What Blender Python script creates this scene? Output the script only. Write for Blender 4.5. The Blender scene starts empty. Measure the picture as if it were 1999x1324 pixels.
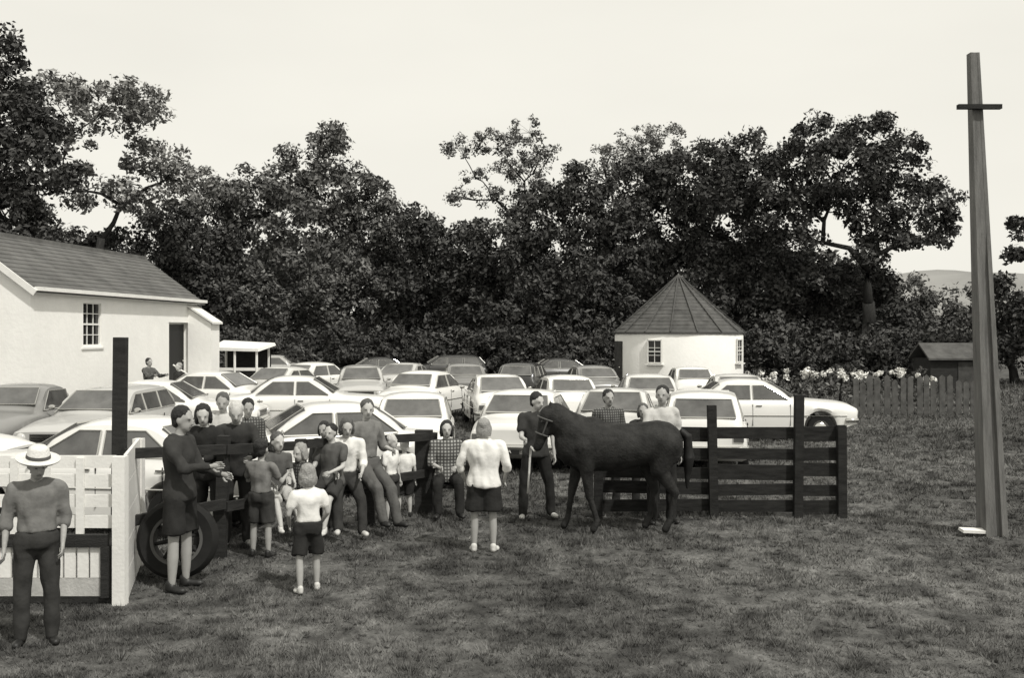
import bpy, math, random
import numpy as np
from mathutils import Vector, Matrix, noise as mnoise

R = math.radians
S = bpy.context.scene
COL = S.collection

# ------------------------------------------------------------------ camera
CAMH, FPX, HOR, CX = 2.5, 2000.0, 650.0, 1000.0     # eye height, focal length / horizon / centre in photo pixels
cam = bpy.data.cameras.new('camera')
cam.sensor_width = 36.0
cam.lens = 36.0 * FPX / 1999.0
cam.shift_y = -(662.0 - HOR) / 1999.0
cam.clip_start, cam.clip_end = 0.1, 5000
camo = bpy.data.objects.new('camera', cam)
camo.location = (0, 0, CAMH); camo.rotation_euler = (R(90), 0, 0)
COL.objects.link(camo); S.camera = camo

# ------------------------------------------------------------------ sky, sun, exposure
SUN_EL, SUN_AZ = R(52), R(140)                        # high sun behind the camera, a little to the right
W = bpy.data.worlds.new('World'); S.world = W; W.use_nodes = True
wn, wl = W.node_tree.nodes, W.node_tree.links
bg = wn['Background']
sky = wn.new('ShaderNodeTexSky'); sky.sky_type = 'NISHITA'; sky.sun_disc = False
sky.sun_elevation, sky.sun_rotation = SUN_EL, SUN_AZ
sky.dust_density = 4.0; sky.air_density = 1.0
bw = wn.new('ShaderNodeRGBToBW')                      # the photograph is black and white on cream paper
mixv = wn.new('ShaderNodeMath'); mixv.operation = 'MULTIPLY_ADD'
mixv.inputs[1].default_value = 0.10; mixv.inputs[2].default_value = 7.2
tint = wn.new('ShaderNodeMix'); tint.data_type = 'RGBA'; tint.blend_type = 'MULTIPLY'
tint.inputs[0].default_value = 1.0; tint.inputs[7].default_value = (1.0, 0.975, 0.885, 1)
wl.new(sky.outputs[0], bw.inputs[0]); wl.new(bw.outputs[0], mixv.inputs[0])
wl.new(mixv.outputs[0], tint.inputs[6]); cn_ = wn.new('ShaderNodeTexNoise'); cn_.inputs['Scale'].default_value = 2.2; cn_.inputs['Detail'].default_value = 4
ct = wn.new('ShaderNodeTexCoord'); cm = wn.new('ShaderNodeMapping'); cm.inputs['Scale'].default_value = (1, 1, 3)
wl.new(ct.outputs['Generated'], cm.inputs['Vector']); wl.new(cm.outputs['Vector'], cn_.inputs['Vector'])
cr = wn.new('ShaderNodeMapRange'); cr.inputs['To Min'].default_value = .90; cr.inputs['To Max'].default_value = 1.10; wl.new(cn_.outputs['Fac'], cr.inputs['Value'])
cmul = wn.new('ShaderNodeMath'); cmul.operation = 'MULTIPLY'; wl.new(mixv.outputs[0], cmul.inputs[0]); wl.new(cr.outputs['Result'], cmul.inputs[1]); wl.new(cmul.outputs[0], tint.inputs[6])
wl.new(tint.outputs[2], bg.inputs[0])
bg.inputs[1].default_value = 0.12
sun = bpy.data.lights.new('sun', 'SUN'); sun.energy = 3.0; sun.angle = R(2.0); sun.color = (1, 0.975, 0.92)
suno = bpy.data.objects.new('sun', sun); COL.objects.link(suno)
sdir = Vector((math.cos(SUN_EL) * math.sin(SUN_AZ), math.cos(SUN_EL) * math.cos(SUN_AZ), math.sin(SUN_EL)))
suno.rotation_euler = sdir.to_track_quat('Z', 'Y').to_euler(); suno.location = sdir * 60
S.view_settings.view_transform = 'Standard'; S.view_settings.look = 'None'
S.view_settings.exposure = 0.0; S.view_settings.gamma = 1.0
S.view_settings.use_curve_mapping = False

# ------------------------------------------------------------------ pixel helpers (a pixel is only a direction)
def gd(py): return FPX * CAMH / (py - HOR)            # depth of a ground point seen at photo row py
def wx(px, d): return (px - CX) * d / FPX
def wz(py, d): return CAMH - (py - HOR) * d / FPX
def ground(px, py):
    d = gd(py); return wx(px, d), d

# ------------------------------------------------------------------ materials (black-and-white world: near-neutral greys)
MATS = {}
def mat(name, v, rough=0.8, spec=0.3, nscale=0, namp=0.0, bump=0.0, bscale=0, metal=0.0, island=0.0, coat=0.0, stretch=None, v2=None):
    if name in MATS: return MATS[name]
    m = bpy.data.materials.new(name); m.use_nodes = True
    n, l = m.node_tree.nodes, m.node_tree.links
    b = n['Principled BSDF']
    b.inputs['Roughness'].default_value = rough
    b.inputs['Specular IOR Level'].default_value = spec
    b.inputs['Metallic'].default_value = metal
    if coat: b.inputs['Coat Weight'].default_value = coat; b.inputs['Coat Roughness'].default_value = 0.08
    t = (1.0, 0.99, 0.95)
    c0 = tuple(v * k for k in t) + (1,)
    b.inputs['Base Color'].default_value = c0
    tc = n.new('ShaderNodeTexCoord')
    vec = tc.outputs['Object']
    if stretch:
        mp = n.new('ShaderNodeMapping'); mp.inputs['Scale'].default_value = stretch
        l.new(vec, mp.inputs['Vector']); vec = mp.outputs['Vector']
    val = None
    if nscale:
        no = n.new('ShaderNodeTexNoise'); no.inputs['Scale'].default_value = nscale
        no.inputs['Detail'].default_value = 6; no.inputs['Roughness'].default_value = 0.65
        l.new(vec, no.inputs['Vector'])
        mr = n.new('ShaderNodeMapRange'); mr.inputs['From Min'].default_value = 0.28; mr.inputs['From Max'].default_value = 0.72
        mr.inputs['To Min'].default_value = v * (1 - namp) if v2 is None else v
        mr.inputs['To Max'].default_value = v * (1 + namp) if v2 is None else v2
        l.new(no.outputs['Fac'], mr.inputs['Value']); val = mr.outputs['Result']
    if island:
        ge = n.new('ShaderNodeNewGeometry')
        mr2 = n.new('ShaderNodeMapRange'); mr2.inputs['To Min'].default_value = 1 - island; mr2.inputs['To Max'].default_value = 1 + island
        l.new(ge.outputs['Random Per Island'], mr2.inputs['Value'])
        mu = n.new('ShaderNodeMath'); mu.operation = 'MULTIPLY'
        l.new(mr2.outputs['Result'], mu.inputs[0])
        if val is not None: l.new(val, mu.inputs[1])
        else: mu.inputs[1].default_value = v
        val = mu.outputs[0]
    if val is not None:
        cc = n.new('ShaderNodeCombineColor')
        for i, k in enumerate(t):
            q = n.new('ShaderNodeMath'); q.operation = 'MULTIPLY'; q.inputs[1].default_value = k
            l.new(val, q.inputs[0]); l.new(q.outputs[0], cc.inputs[i])
        l.new(cc.outputs[0], b.inputs['Base Color'])
    if bump:
        nb = n.new('ShaderNodeTexNoise'); nb.inputs['Scale'].default_value = bscale or 20; nb.inputs['Detail'].default_value = 5
        l.new(vec, nb.inputs['Vector'])
        bu = n.new('ShaderNodeBump'); bu.inputs['Strength'].default_value = bump; bu.inputs['Distance'].default_value = 0.02
        l.new(nb.outputs['Fac'], bu.inputs['Height']); l.new(bu.outputs['Normal'], b.inputs['Normal'])
    MATS[name] = m; return m

mat('white_wall', 0.87, 0.9, 0.2, 1.3, 0.05, 0.35, 9)
mat('white_paint', 0.76, 0.6, 0.3, 3, 0.08, 0.2, 30)
mat('roof_grey', 0.13, 0.85, 0.2, 2.2, 0.35, 0.4, 30)
mat('roof_light', 0.12, 0.85, 0.2, 1.2, 0.35, 0.2, 30)
mat('pane', 0.02, 0.12, 0.5)
mat('dark_wood', 0.030, 0.85, 0.2, 5, 0.45, 0.6, 40, stretch=(1, 1, 6))
mat('fence_wood', 0.026, 0.9, 0.15, 4, 0.5, 0.6, 40, stretch=(1, 6, 6))
mat('grey_wood', 0.06, 0.9, 0.15, 4, 0.4, 0.6, 40)
mat('pale_wood', 0.45, 0.8, 0.2, 6, 0.2, 0.3, 40)
mat('pole_wood', 0.15, 0.85, 0.2, 3, 0.35, 0.5, 25, stretch=(6, 6, 0.6))
mat('bark', 0.035, 0.95, 0.1, 6, 0.4, 0.8, 14, stretch=(3, 3, 0.6))
mat('leaf_dark', 0.060, 0.7, 0.25, 0.35, 0.45, island=0.5)
mat('leaf_mid', 0.115, 0.7, 0.25, 0.35, 0.45, island=0.5)
mat('leaf_pale', 0.19, 0.7, 0.25, 0.35, 0.4, island=0.5)
mat('blossom', 0.80, 0.8, 0.2, island=0.12)
mat('hazed_hill', 0.25, 0.95, 0.1, 0.02, 0.2)  # distance haze put into the base colour
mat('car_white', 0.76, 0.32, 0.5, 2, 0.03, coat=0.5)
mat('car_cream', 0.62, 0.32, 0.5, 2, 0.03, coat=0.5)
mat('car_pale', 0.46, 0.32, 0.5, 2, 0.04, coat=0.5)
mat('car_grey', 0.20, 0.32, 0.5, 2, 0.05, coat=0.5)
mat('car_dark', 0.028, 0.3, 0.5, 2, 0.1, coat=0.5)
mat('glass', 0.10, 0.08, 0.8, 1.2, 0.6)
mat('chrome', 0.6, 0.18, 0.5, metal=1.0)
mat('rubber', 0.018, 0.85, 0.2, 8, 0.2)
mat('lamp_glass', 0.55, 0.1, 0.6)
mat('tail_glass', 0.09, 0.15, 0.6)
mat('black_trim', 0.015, 0.6, 0.3)
mat('interior', 0.05, 0.9, 0.1)
mat('skin', 0.34, 0.6, 0.35, 9, 0.06)
mat('skin_pale', 0.46, 0.6, 0.35, 9, 0.06)
mat('hair_dark', 0.018, 0.6, 0.4, 40, 0.3, 0.8, 90)
mat('hair_mid', 0.09, 0.6, 0.4, 40, 0.3, 0.8, 90)
mat('hair_light', 0.30, 0.6, 0.4, 40, 0.25, 0.8, 90)
mat('hair_white', 0.55, 0.6, 0.4, 40, 0.15, 0.8, 90)
mat('cloth_white', 0.74, 0.9, 0.15, 6, 0.05, 0.4, 18)
mat('cloth_pale', 0.48, 0.9, 0.15, 6, 0.08, 0.4, 18)
mat('cloth_grey', 0.17, 0.9, 0.15, 14, 0.18, 0.4, 18)
mat('cloth_mid', 0.10, 0.9, 0.15, 8, 0.2, 0.4, 18)
mat('cloth_dark', 0.040, 0.9, 0.15, 8, 0.2, 0.4, 18)
mat('cloth_black', 0.024, 0.9, 0.15, 8, 0.2, 0.4, 18)
mat('straw', 0.66, 0.85, 0.2, 30, 0.12, 0.4, 60)
mat('shoe_dark', 0.02, 0.5, 0.4)
mat('shoe_pale', 0.55, 0.6, 0.3)
mat('eye_dark', 0.02, 0.3, 0.5)
mat('lip', 0.14, 0.5, 0.3)
mat('horse_coat', 0.024, 0.72, 0.16, 6, 0.6, 0.5, 35)
mat('horse_hair', 0.010, 0.6, 0.3)
mat('leather', 0.09, 0.6, 0.3)
mat('iron', 0.30, 0.45, 0.5, metal=0.6)
mat('plate_black', 0.02, 0.4, 0.4)

def turf(name, lo, hi, island):
    m = bpy.data.materials.new(name); m.use_nodes = True
    n, l = m.node_tree.nodes, m.node_tree.links; b = n['Principled BSDF']; b.inputs['Roughness'].default_value = 0.85; b.inputs['Specular IOR Level'].default_value = 0.12
    tc = n.new('ShaderNodeTexCoord'); val = None
    for sc, f0, f1, a0, a1, seed in ((.22, .35, .62, .62, 1.3, 3), (2.6, .36, .66, .55, 1.5, 9), (11, .3, .7, .7, 1.3, 5)):
        mp = n.new('ShaderNodeMapping'); mp.inputs['Location'].default_value = (seed, seed * 2, 0); mp.inputs['Scale'].default_value = (1, .8, 0)
        no = n.new('ShaderNodeTexNoise'); no.inputs['Scale'].default_value = sc; no.inputs['Detail'].default_value = 5
        mr = n.new('ShaderNodeMapRange')
        for q, v in zip(('From Min', 'From Max', 'To Min', 'To Max'), (f0, f1, a0, a1)): mr.inputs[q].default_value = v
        l.new(tc.outputs['Object'], mp.inputs['Vector']); l.new(mp.outputs['Vector'], no.inputs['Vector']); l.new(no.outputs['Fac'], mr.inputs['Value'])
        if val is None: val = mr.outputs['Result']
        else:
            mu = n.new('ShaderNodeMath'); mu.operation = 'MULTIPLY'; l.new(val, mu.inputs[0]); l.new(mr.outputs['Result'], mu.inputs[1]); val = mu.outputs[0]
    if island:
        ge = n.new('ShaderNodeNewGeometry'); mr = n.new('ShaderNodeMapRange'); mr.inputs['To Min'].default_value = 1 - island; mr.inputs['To Max'].default_value = 1 + island
        l.new(ge.outputs['Random Per Island'], mr.inputs['Value'])
        mu = n.new('ShaderNodeMath'); mu.operation = 'MULTIPLY'; l.new(val, mu.inputs[0]); l.new(mr.outputs['Result'], mu.inputs[1]); val = mu.outputs[0]
    cc = n.new('ShaderNodeCombineColor')
    for i, k in enumerate((hi, hi * .99, hi * .95)):
        q = n.new('ShaderNodeMath'); q.operation = 'MULTIPLY'; q.inputs[1].default_value = k; l.new(val, q.inputs[0]); l.new(q.outputs[0], cc.inputs[i])
    l.new(cc.outputs[0], b.inputs['Base Color']); MATS[name] = m
turf('grass', 0, .085, 0); turf('grass_blade', 0, .108, .5)
def plaid(name, a, b_, sc):
    m = bpy.data.materials.new(name); m.use_nodes = True
    n, l = m.node_tree.nodes, m.node_tree.links; b = n['Principled BSDF']; b.inputs['Roughness'].default_value = 0.9
    tc = n.new('ShaderNodeTexCoord')
    out = None
    for d in ('X', 'Z'):
        w = n.new('ShaderNodeTexWave'); w.bands_direction = d; w.inputs['Scale'].default_value = sc; w.inputs['Distortion'].default_value = 0.6
        l.new(tc.outputs['Object'], w.inputs['Vector'])
        if out is None: out = w.outputs['Fac']
        else:
            mu = n.new('ShaderNodeMath'); mu.operation = 'MULTIPLY'; l.new(out, mu.inputs[0]); l.new(w.outputs['Fac'], mu.inputs[1]); out = mu.outputs[0]
    r = n.new('ShaderNodeValToRGB'); r.color_ramp.elements[0].color = (a, a, a * .95, 1); r.color_ramp.elements[1].color = (b_, b_, b_ * .95, 1)
    l.new(out, r.inputs[0]); l.new(r.outputs[0], b.inputs['Base Color'])
    MATS[name] = m
plaid('cloth_plaid', 0.05, 0.42, 7)
plaid('cloth_check', 0.03, 0.22, 9)

# ------------------------------------------------------------------ mesh helpers
def link(o, parent=None):
    COL.objects.link(o)
    if parent is not None: o.parent = parent
    return o
def mesh_obj(name, verts, faces, m, parent=None, smooth=False, angle=None):
    me = bpy.data.meshes.new(name); me.from_pydata([tuple(v) for v in verts], [], faces); me.update()
    me.materials.append(MATS[m])
    if smooth or angle:
        me.polygons.foreach_set('use_smooth', [True] * len(me.polygons))
        if angle: me.set_sharp_from_angle(angle=R(angle))
    return link(bpy.data.objects.new(name, me), parent)
def np_mesh(name, V, k, m, parent=None):              # V: (n*k,3) array, each k consecutive verts are one face
    nf = len(V) // k
    me = bpy.data.meshes.new(name)
    me.vertices.add(len(V)); me.vertices.foreach_set('co', np.ascontiguousarray(V, dtype=np.float32).ravel())
    me.loops.add(nf * k); me.loops.foreach_set('vertex_index', np.arange(nf * k, dtype=np.int32))
    me.polygons.add(nf); me.polygons.foreach_set('loop_start', np.arange(0, nf * k, k, dtype=np.int32))
    me.update(calc_edges=True); me.validate()
    me.materials.append(MATS[m])
    return link(bpy.data.objects.new(name, me), parent)
def empty(name, loc=(0, 0, 0), rz=0):
    o = bpy.data.objects.new(name, None); o.empty_display_size = 0.2
    o.location = loc; o.rotation_euler = (0, 0, rz); return link(o)
def tag(o, label, cat, group=None):
    o['label'] = label; o['category'] = cat
    if group: o['group'] = group
    return o
def copy_tree(o, parent=None):
    c = o.copy(); COL.objects.link(c); c.parent = parent
    for ch in list(o.children): copy_tree(ch, c)
    return c

class MB:
    def __init__(s): s.v, s.f = [], []
    def add(s, vs, fs):
        n = len(s.v); s.v += [tuple(p) for p in vs]; s.f += [tuple(i + n for i in f) for f in fs]; return s
    def box(s, c, d, M=None, bev=0.0):
        x, y, z = d[0] / 2, d[1] / 2, d[2] / 2
        vs = [Vector((sx * x, sy * y, sz * z)) for sz in (-1, 1) for sy in (-1, 1) for sx in (-1, 1)]
        if M is not None: vs = [M @ p for p in vs]
        c = Vector(c)
        return s.add([p + c for p in vs], [(0, 2, 3, 1), (4, 5, 7, 6), (0, 1, 5, 4), (2, 6, 7, 3), (0, 4, 6, 2), (1, 3, 7, 5)])
    def beam(s, a, b, w, h):                          # square bar from a to b
        a, b = Vector(a), Vector(b); d = b - a
        q = d.to_track_quat('Z', 'Y').to_matrix()
        return s.box((a + b) / 2, (w, h, d.length), q)
    def tube(s, pts, rad, n=8, cap=True):
        rings = []; pts = [Vector(p) for p in pts]
        for i, p in enumerate(pts):
            d = (pts[min(i + 1, len(pts) - 1)] - pts[max(i - 1, 0)])
            if d.length < 1e-6: d = Vector((0, 0, 1))
            q = d.to_track_quat('Z', 'Y').to_matrix()
            r = rad[i] if isinstance(rad, (list, tuple)) else rad
            rings.append([p + q @ Vector((r * math.cos(2 * math.pi * k / n), r * math.sin(2 * math.pi * k / n), 0)) for k in range(n)])
        vs = [p for r_ in rings for p in r_]; fs = []
        for i in range(len(rings) - 1):
            for k in range(n):
                fs.append((i * n + k, i * n + (k + 1) % n, (i + 1) * n + (k + 1) % n, (i + 1) * n + k))
        if cap:
            fs.append(tuple(range(n - 1, -1, -1))); fs.append(tuple((len(rings) - 1) * n + k for k in range(n)))
        return s.add(vs, fs)
    def ball(s, c, r, M=None, nu=12, nv=8):
        c = Vector(c); r = Vector((r, r, r)) if not hasattr(r, '__len__') else Vector(r)
        vs = []
        for i in range(1, nv):
            th = math.pi * i / nv
            for k in range(nu):
                ph = 2 * math.pi * k / nu
                vs.append(Vector((r.x * math.sin(th) * math.cos(ph), r.y * math.sin(th) * math.sin(ph), r.z * math.cos(th))))
        vs += [Vector((0, 0, r.z)), Vector((0, 0, -r.z))]
        if M is not None: vs = [M @ p for p in vs]
        fs = []
        for i in range(nv - 2):
            for k in range(nu):
                fs.append((i * nu + k, (i + 1) * nu + k, (i + 1) * nu + (k + 1) % nu, i * nu + (k + 1) % nu))
        T, B = len(vs) - 2, len(vs) - 1
        for k in range(nu):
            fs.append((T, k, (k + 1) % nu)); fs.append((B, (nv - 2) * nu + (k + 1) % nu, (nv - 2) * nu + k))
        return s.add([p + c for p in vs], fs)
    def capsule(s, a, b, ra, rb, n=10):
        a, b = Vector(a), Vector(b)
        d = (b - a); L = d.length
        if L < 1e-5: return s.ball(a, ra)
        u = d / L; pts, rad = [], []
        for t in (-0.98, -0.7, -0.3): pts.append(a + u * ra * t); rad.append(ra * math.sqrt(1 - t * t))
        for t in (0, 0.5, 1): pts.append(a + d * t); rad.append(ra + (rb - ra) * t)
        for t in (0.3, 0.7, 0.98): pts.append(b + u * rb * t); rad.append(rb * math.sqrt(1 - t * t))
        return s.tube(pts, rad, n)
    def lathe(s, prof, n=20, c=(0, 0, 0), axis='Z', close=False):
        vs, fs = [], []
        for (r, z) in prof:
            for k in range(n):
                a = 2 * math.pi * k / n
                if axis == 'Z': p = (r * math.cos(a), r * math.sin(a), z)
                else: p = (r * math.cos(a), z, r * math.sin(a))
                vs.append(Vector(p) + Vector(c))
        m_ = len(prof)
        for i in range(m_ - 1 + (1 if close else 0)):
            j = (i + 1) % m_
            for k in range(n): fs.append((i * n + k, i * n + (k + 1) % n, j * n + (k + 1) % n, j * n + k))
        if not close:
            fs.append(tuple(range(n - 1, -1, -1))); fs.append(tuple((m_ - 1) * n + k for k in range(n)))
        return s.add(vs, fs)
    def build(s, name, m, parent=None, smooth=False, angle=None): return mesh_obj(name, s.v, s.f, m, parent, smooth, angle)

# voxel-merged bodies are evaluated together at the end
PENDING = []
def soft(name, mb, m, parent=None, voxel=0.014, it=5, wrinkle=0.0, wscale=9.0, extra=None):
    o = mb.build(name, m, parent)
    md = o.modifiers.new('r', 'REMESH'); md.mode = 'VOXEL'; md.voxel_size = voxel
    sm = o.modifiers.new('s', 'SMOOTH'); sm.factor = 0.5; sm.iterations = it
    PENDING.append((o, wrinkle, wscale, extra)); return o
def finish_soft():
    bpy.context.view_layer.update()
    dg = bpy.context.evaluated_depsgraph_get()
    for o, wr, ws, extra in PENDING:
        ev = o.evaluated_get(dg); me = bpy.data.meshes.new_from_object(ev, depsgraph=dg)
        nv = len(me.vertices); co = np.empty(nv * 3, np.float32); me.vertices.foreach_get('co', co); co = co.reshape(-1, 3)
        if wr:
            no = np.empty(nv * 3, np.float32); me.vertices.foreach_get('normal', no); no = no.reshape(-1, 3)
            seed = (hash(o.name) % 97) * 1.7
            dsp = np.array([mnoise.noise((c[0] * ws + seed, c[1] * ws, c[2] * ws * 0.6)) for c in co.tolist()], np.float32)
            co = co + no * (dsp[:, None] * wr); me.vertices.foreach_set('co', co.ravel())
        if extra is not None and extra.v:
            vs = co.tolist() + list(extra.v)
            fs = [tuple(p.vertices) for p in me.polygons] + [tuple(i + nv for i in f) for f in extra.f]
            m2 = bpy.data.meshes.new(o.name); m2.from_pydata(vs, [], fs); m2.materials.append(o.data.materials[0]); me = m2
        elif not me.materials: me.materials.append(o.data.materials[0])
        me.polygons.foreach_set('use_smooth', [True] * len(me.polygons)); me.update()
        o.modifiers.clear(); o.data = me

# ================================================================== SETTING
rng = np.random.default_rng(7)
random.seed(5)
# ground: gently uneven near the camera, one sheet to the horizon
def gz(x, y):
    return 0.0
gv, gf = [], []
xs = [-900, -200, -60] + list(np.linspace(-30, 30, 41)) + [60, 200, 900]
ys = [-60, 0] + list(np.linspace(4, 60, 41)) + [100, 200, 500, 2500]
for j, y in enumerate(ys):
    for i, x in enumerate(xs): gv.append((x, y, 0.0))
nx = len(xs)
for j in range(len(ys) - 1):
    for i in range(nx - 1): gf.append((j * nx + i, j * nx + i + 1, (j + 1) * nx + i + 1, (j + 1) * nx + i))
g = mesh_obj('ground', gv, gf, 'grass'); g['kind'] = 'structure'
# far hill, its pale tone standing in for haze
hv, hf = [], []
hx = np.linspace(-60, 520, 60); hy = np.linspace(420, 800, 14)
for y in hy:
    for x in hx:
        t = (y - 420) / 380
        prof = max(0.0, 1 - ((x - 235) / 250) ** 2)
        h = 47 * math.sin(math.pi * t) ** 0.8 * prof * (0.8 + 0.3 * mnoise.noise((x * .012, y * .012, 3))) - 1.5
        hv.append((x, y, h))
for j in range(13):
    for i in range(59): hf.append((j * 60 + i, j * 60 + i + 1, (j + 1) * 60 + i + 1, (j + 1) * 60 + i))
h = mesh_obj('hill', hv, hf, 'hazed_hill', smooth=True); h['kind'] = 'structure'

# grass blades in front of the cars
def blades(n, half, y0, y1):
    y = y0 * (y1 / y0) ** (rng.random(n) ** 1.15)
    x = (rng.random(n) * 2 - 1) * half * y
    k = np.clip(y / 11, .75, 4.0)
    a = rng.random(n) * 2 * np.pi
    clump = np.array([mnoise.noise((p * 1.6, q * 1.6, 0.0)) + .5 * mnoise.noise((p * 5, q * 5, 4.0)) for p, q in zip(x.tolist(), y.tolist())])
    hgt = k * (0.014 + 0.030 * rng.random(n)) * np.clip(0.85 + 1.3 * clump, 0.25, 2.2)
    w = k * (0.0028 + 0.0040 * rng.random(n))
    lx, ly = (rng.random(n) - .5) * 0.07 * k, (rng.random(n) - .5) * 0.07 * k
    V = np.zeros((n, 3, 3), np.float32)
    V[:, 0] = np.stack([x - w * np.cos(a), y - w * np.sin(a), np.zeros(n)], 1)
    V[:, 1] = np.stack([x + w * np.cos(a), y + w * np.sin(a), np.zeros(n)], 1)
    V[:, 2] = np.stack([x + lx, y + ly, hgt], 1)
    return V.reshape(-1, 3)
def tufts(n, per):
    y = 6.6 * (30 / 6.6) ** (rng.random(n)); x = (rng.random(n) * 2 - 1) * .58 * y; sz = .5 + rng.random(n) ** 2 * 1.1
    Y, X, Z = np.repeat(y, per), np.repeat(x, per), np.repeat(sz, per); m = n * per; k = np.clip(Y / 13, .8, 2)
    a = rng.random(m) * 2 * np.pi; r0 = rng.random(m) ** .5 * .05 * Z; h = (.022 + .045 * rng.random(m)) * Z * k; w = .0045 * k; b = rng.random(m) * 2 * np.pi
    bx, by = X + r0 * np.cos(a), Y + r0 * np.sin(a); o = h * (.3 + .9 * rng.random(m))
    V = np.zeros((m, 3, 3), np.float32)
    V[:, 0] = np.stack([bx - w * np.cos(b), by - w * np.sin(b), np.zeros(m)], 1); V[:, 1] = np.stack([bx + w * np.cos(b), by + w * np.sin(b), np.zeros(m)], 1); V[:, 2] = np.stack([bx + o * np.cos(a), by + o * np.sin(a), h], 1)
    return V.reshape(-1, 3)
go = np_mesh('grass', np.concatenate([blades(420000, .60, 6.4, 55), tufts(5200, 34)]), 3, 'grass_blade'); go['kind'] = 'stuff'

# ================================================================== BUILDINGS
def window(parent, o, u, v, w, h, cols, rows, meeting=True, depth=0.05, fw=0.05):
    """o = lower-left corner, u = unit along width, v = outward normal"""
    o, u, v = Vector(o), Vector(u).normalized(), Vector(v).normalized(); up = Vector((0, 0, 1))
    M = Matrix((u, v, up)).transposed()
    wdw = MB().box(o + u * w / 2 + up * h / 2 + v * 0.0, (w, 0.02, h), M).build('window', 'interior', parent)
    fr = MB()
    for a in (0, w): fr.box(o + u * a + up * h / 2 + v * 0.03, (fw, 0.06, h + fw * 2), M)
    for b in (0, h): fr.box(o + u * w / 2 + up * b + v * 0.031, (w + fw * .9, 0.058, fw), M)
    if meeting: fr.box(o + u * w / 2 + up * h / 2 + v * 0.026, (w, 0.05, fw), M)
    for i in range(1, cols): fr.box(o + u * (w * i / cols) + up * h / 2 + v * 0.02, (0.022, 0.036, h), M)
    for j in range(1, rows):
        if meeting and abs(j / rows - .5) < 1e-6: continue
        fr.box(o + u * w / 2 + up * (h * j / rows) + v * 0.0195, (w, 0.035, 0.022), M)
    fr.build('frame', 'white_paint', wdw)
    for i in range(cols):
        for j in range(rows):
            MB().box(o + u * (w * (i + .5) / cols) + up * (h * (j + .5) / rows) + v * 0.014, (w / cols - .024, 0.006, h / rows - .024), M).build('pane', 'pane', wdw)
    MB().box(o + u * w / 2 - up * (fw + .03) + v * 0.06, (w + 0.2, 0.16, 0.05), M).build('sill', 'white_paint', wdw)
    return wdw

# --- long white cottage, its gable towards the camera
A, B = Vector((-11.98, 25.5, 0)), Vector((-11.07, 36.0, 0))
u = (B - A).normalized(); nrm = Vector((u.y, -u.x, 0)); wid = 4.0; Lh = (B - A).length; EZ, RZ = 3.62, 5.08
house = tag(empty('cottage'), 'long white cottage with grey gabled roof and a door beside its annex', 'house')
def HP(a, b, z): return A + u * a - nrm * b + Vector((0, 0, z))      # along the wall, inward, up
doorA, doorB, dz0, dz1 = 8.2, 9.85, 0.55, 2.85
wv, wf = [], []
def quad(vs, fs, *p):
    n = len(vs); vs += [tuple(q) for q in p]; fs.append(tuple(range(n, n + len(p))))
wa, wb, wz0, wz1 = 2.6, 3.62, 2.15, 3.33                            # window opening on the long wall
for (a0, a1, z0, z1) in ((0, wa, 0, EZ), (wa, wb, 0, wz0), (wa, wb, wz1, EZ), (wb, doorA, 0, EZ), (doorA, doorB, 0, dz0), (doorA, doorB, dz1, EZ), (doorB, Lh, 0, EZ)):
    quad(wv, wf, HP(a0, 0, z0), HP(a1, 0, z0), HP(a1, 0, z1), HP(a0, 0, z1))
rec = 0.2
quad(wv, wf, HP(doorA, 0, dz0), HP(doorA, rec, dz0), HP(doorA, rec, dz1), HP(doorA, 0, dz1))
quad(wv, wf, HP(doorB, 0, dz0), HP(doorB, rec, dz0), HP(doorB, rec, dz1), HP(doorB, 0, dz1))
quad(wv, wf, HP(doorA, 0, dz1), HP(doorB, 0, dz1), HP(doorB, rec, dz1), HP(doorA, rec, dz1))
quad(wv, wf, HP(doorA, 0, dz0), HP(doorB, 0, dz0), HP(doorB, rec, dz0), HP(doorA, rec, dz0))
quad(wv, wf, HP(doorA, rec, dz0), HP(doorB, rec, dz0), HP(doorB, rec, dz1), HP(doorA, rec, dz1))
for (a, z0, z1) in ((wa, wz0, wz1), (wb, wz0, wz1)): quad(wv, wf, HP(a, 0, z0), HP(a, .1, z0), HP(a, .1, z1), HP(a, 0, z1))
for z in (wz0, wz1): quad(wv, wf, HP(wa, 0, z), HP(wb, 0, z), HP(wb, .1, z), HP(wa, .1, z))
for a in (0, Lh): quad(wv, wf, HP(a, 0, 0), HP(a, wid, 0), HP(a, wid, EZ), HP(a, wid / 2, RZ), HP(a, 0, EZ))
quad(wv, wf, HP(0, wid, 0), HP(Lh, wid, 0), HP(Lh, wid, EZ), HP(0, wid, EZ))
mesh_obj('wall', wv, wf, 'white_wall', house)
window(house, HP(wa, 0.1, wz0), u, nrm, wb - wa, wz1 - wz0, 3, 4)
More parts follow.
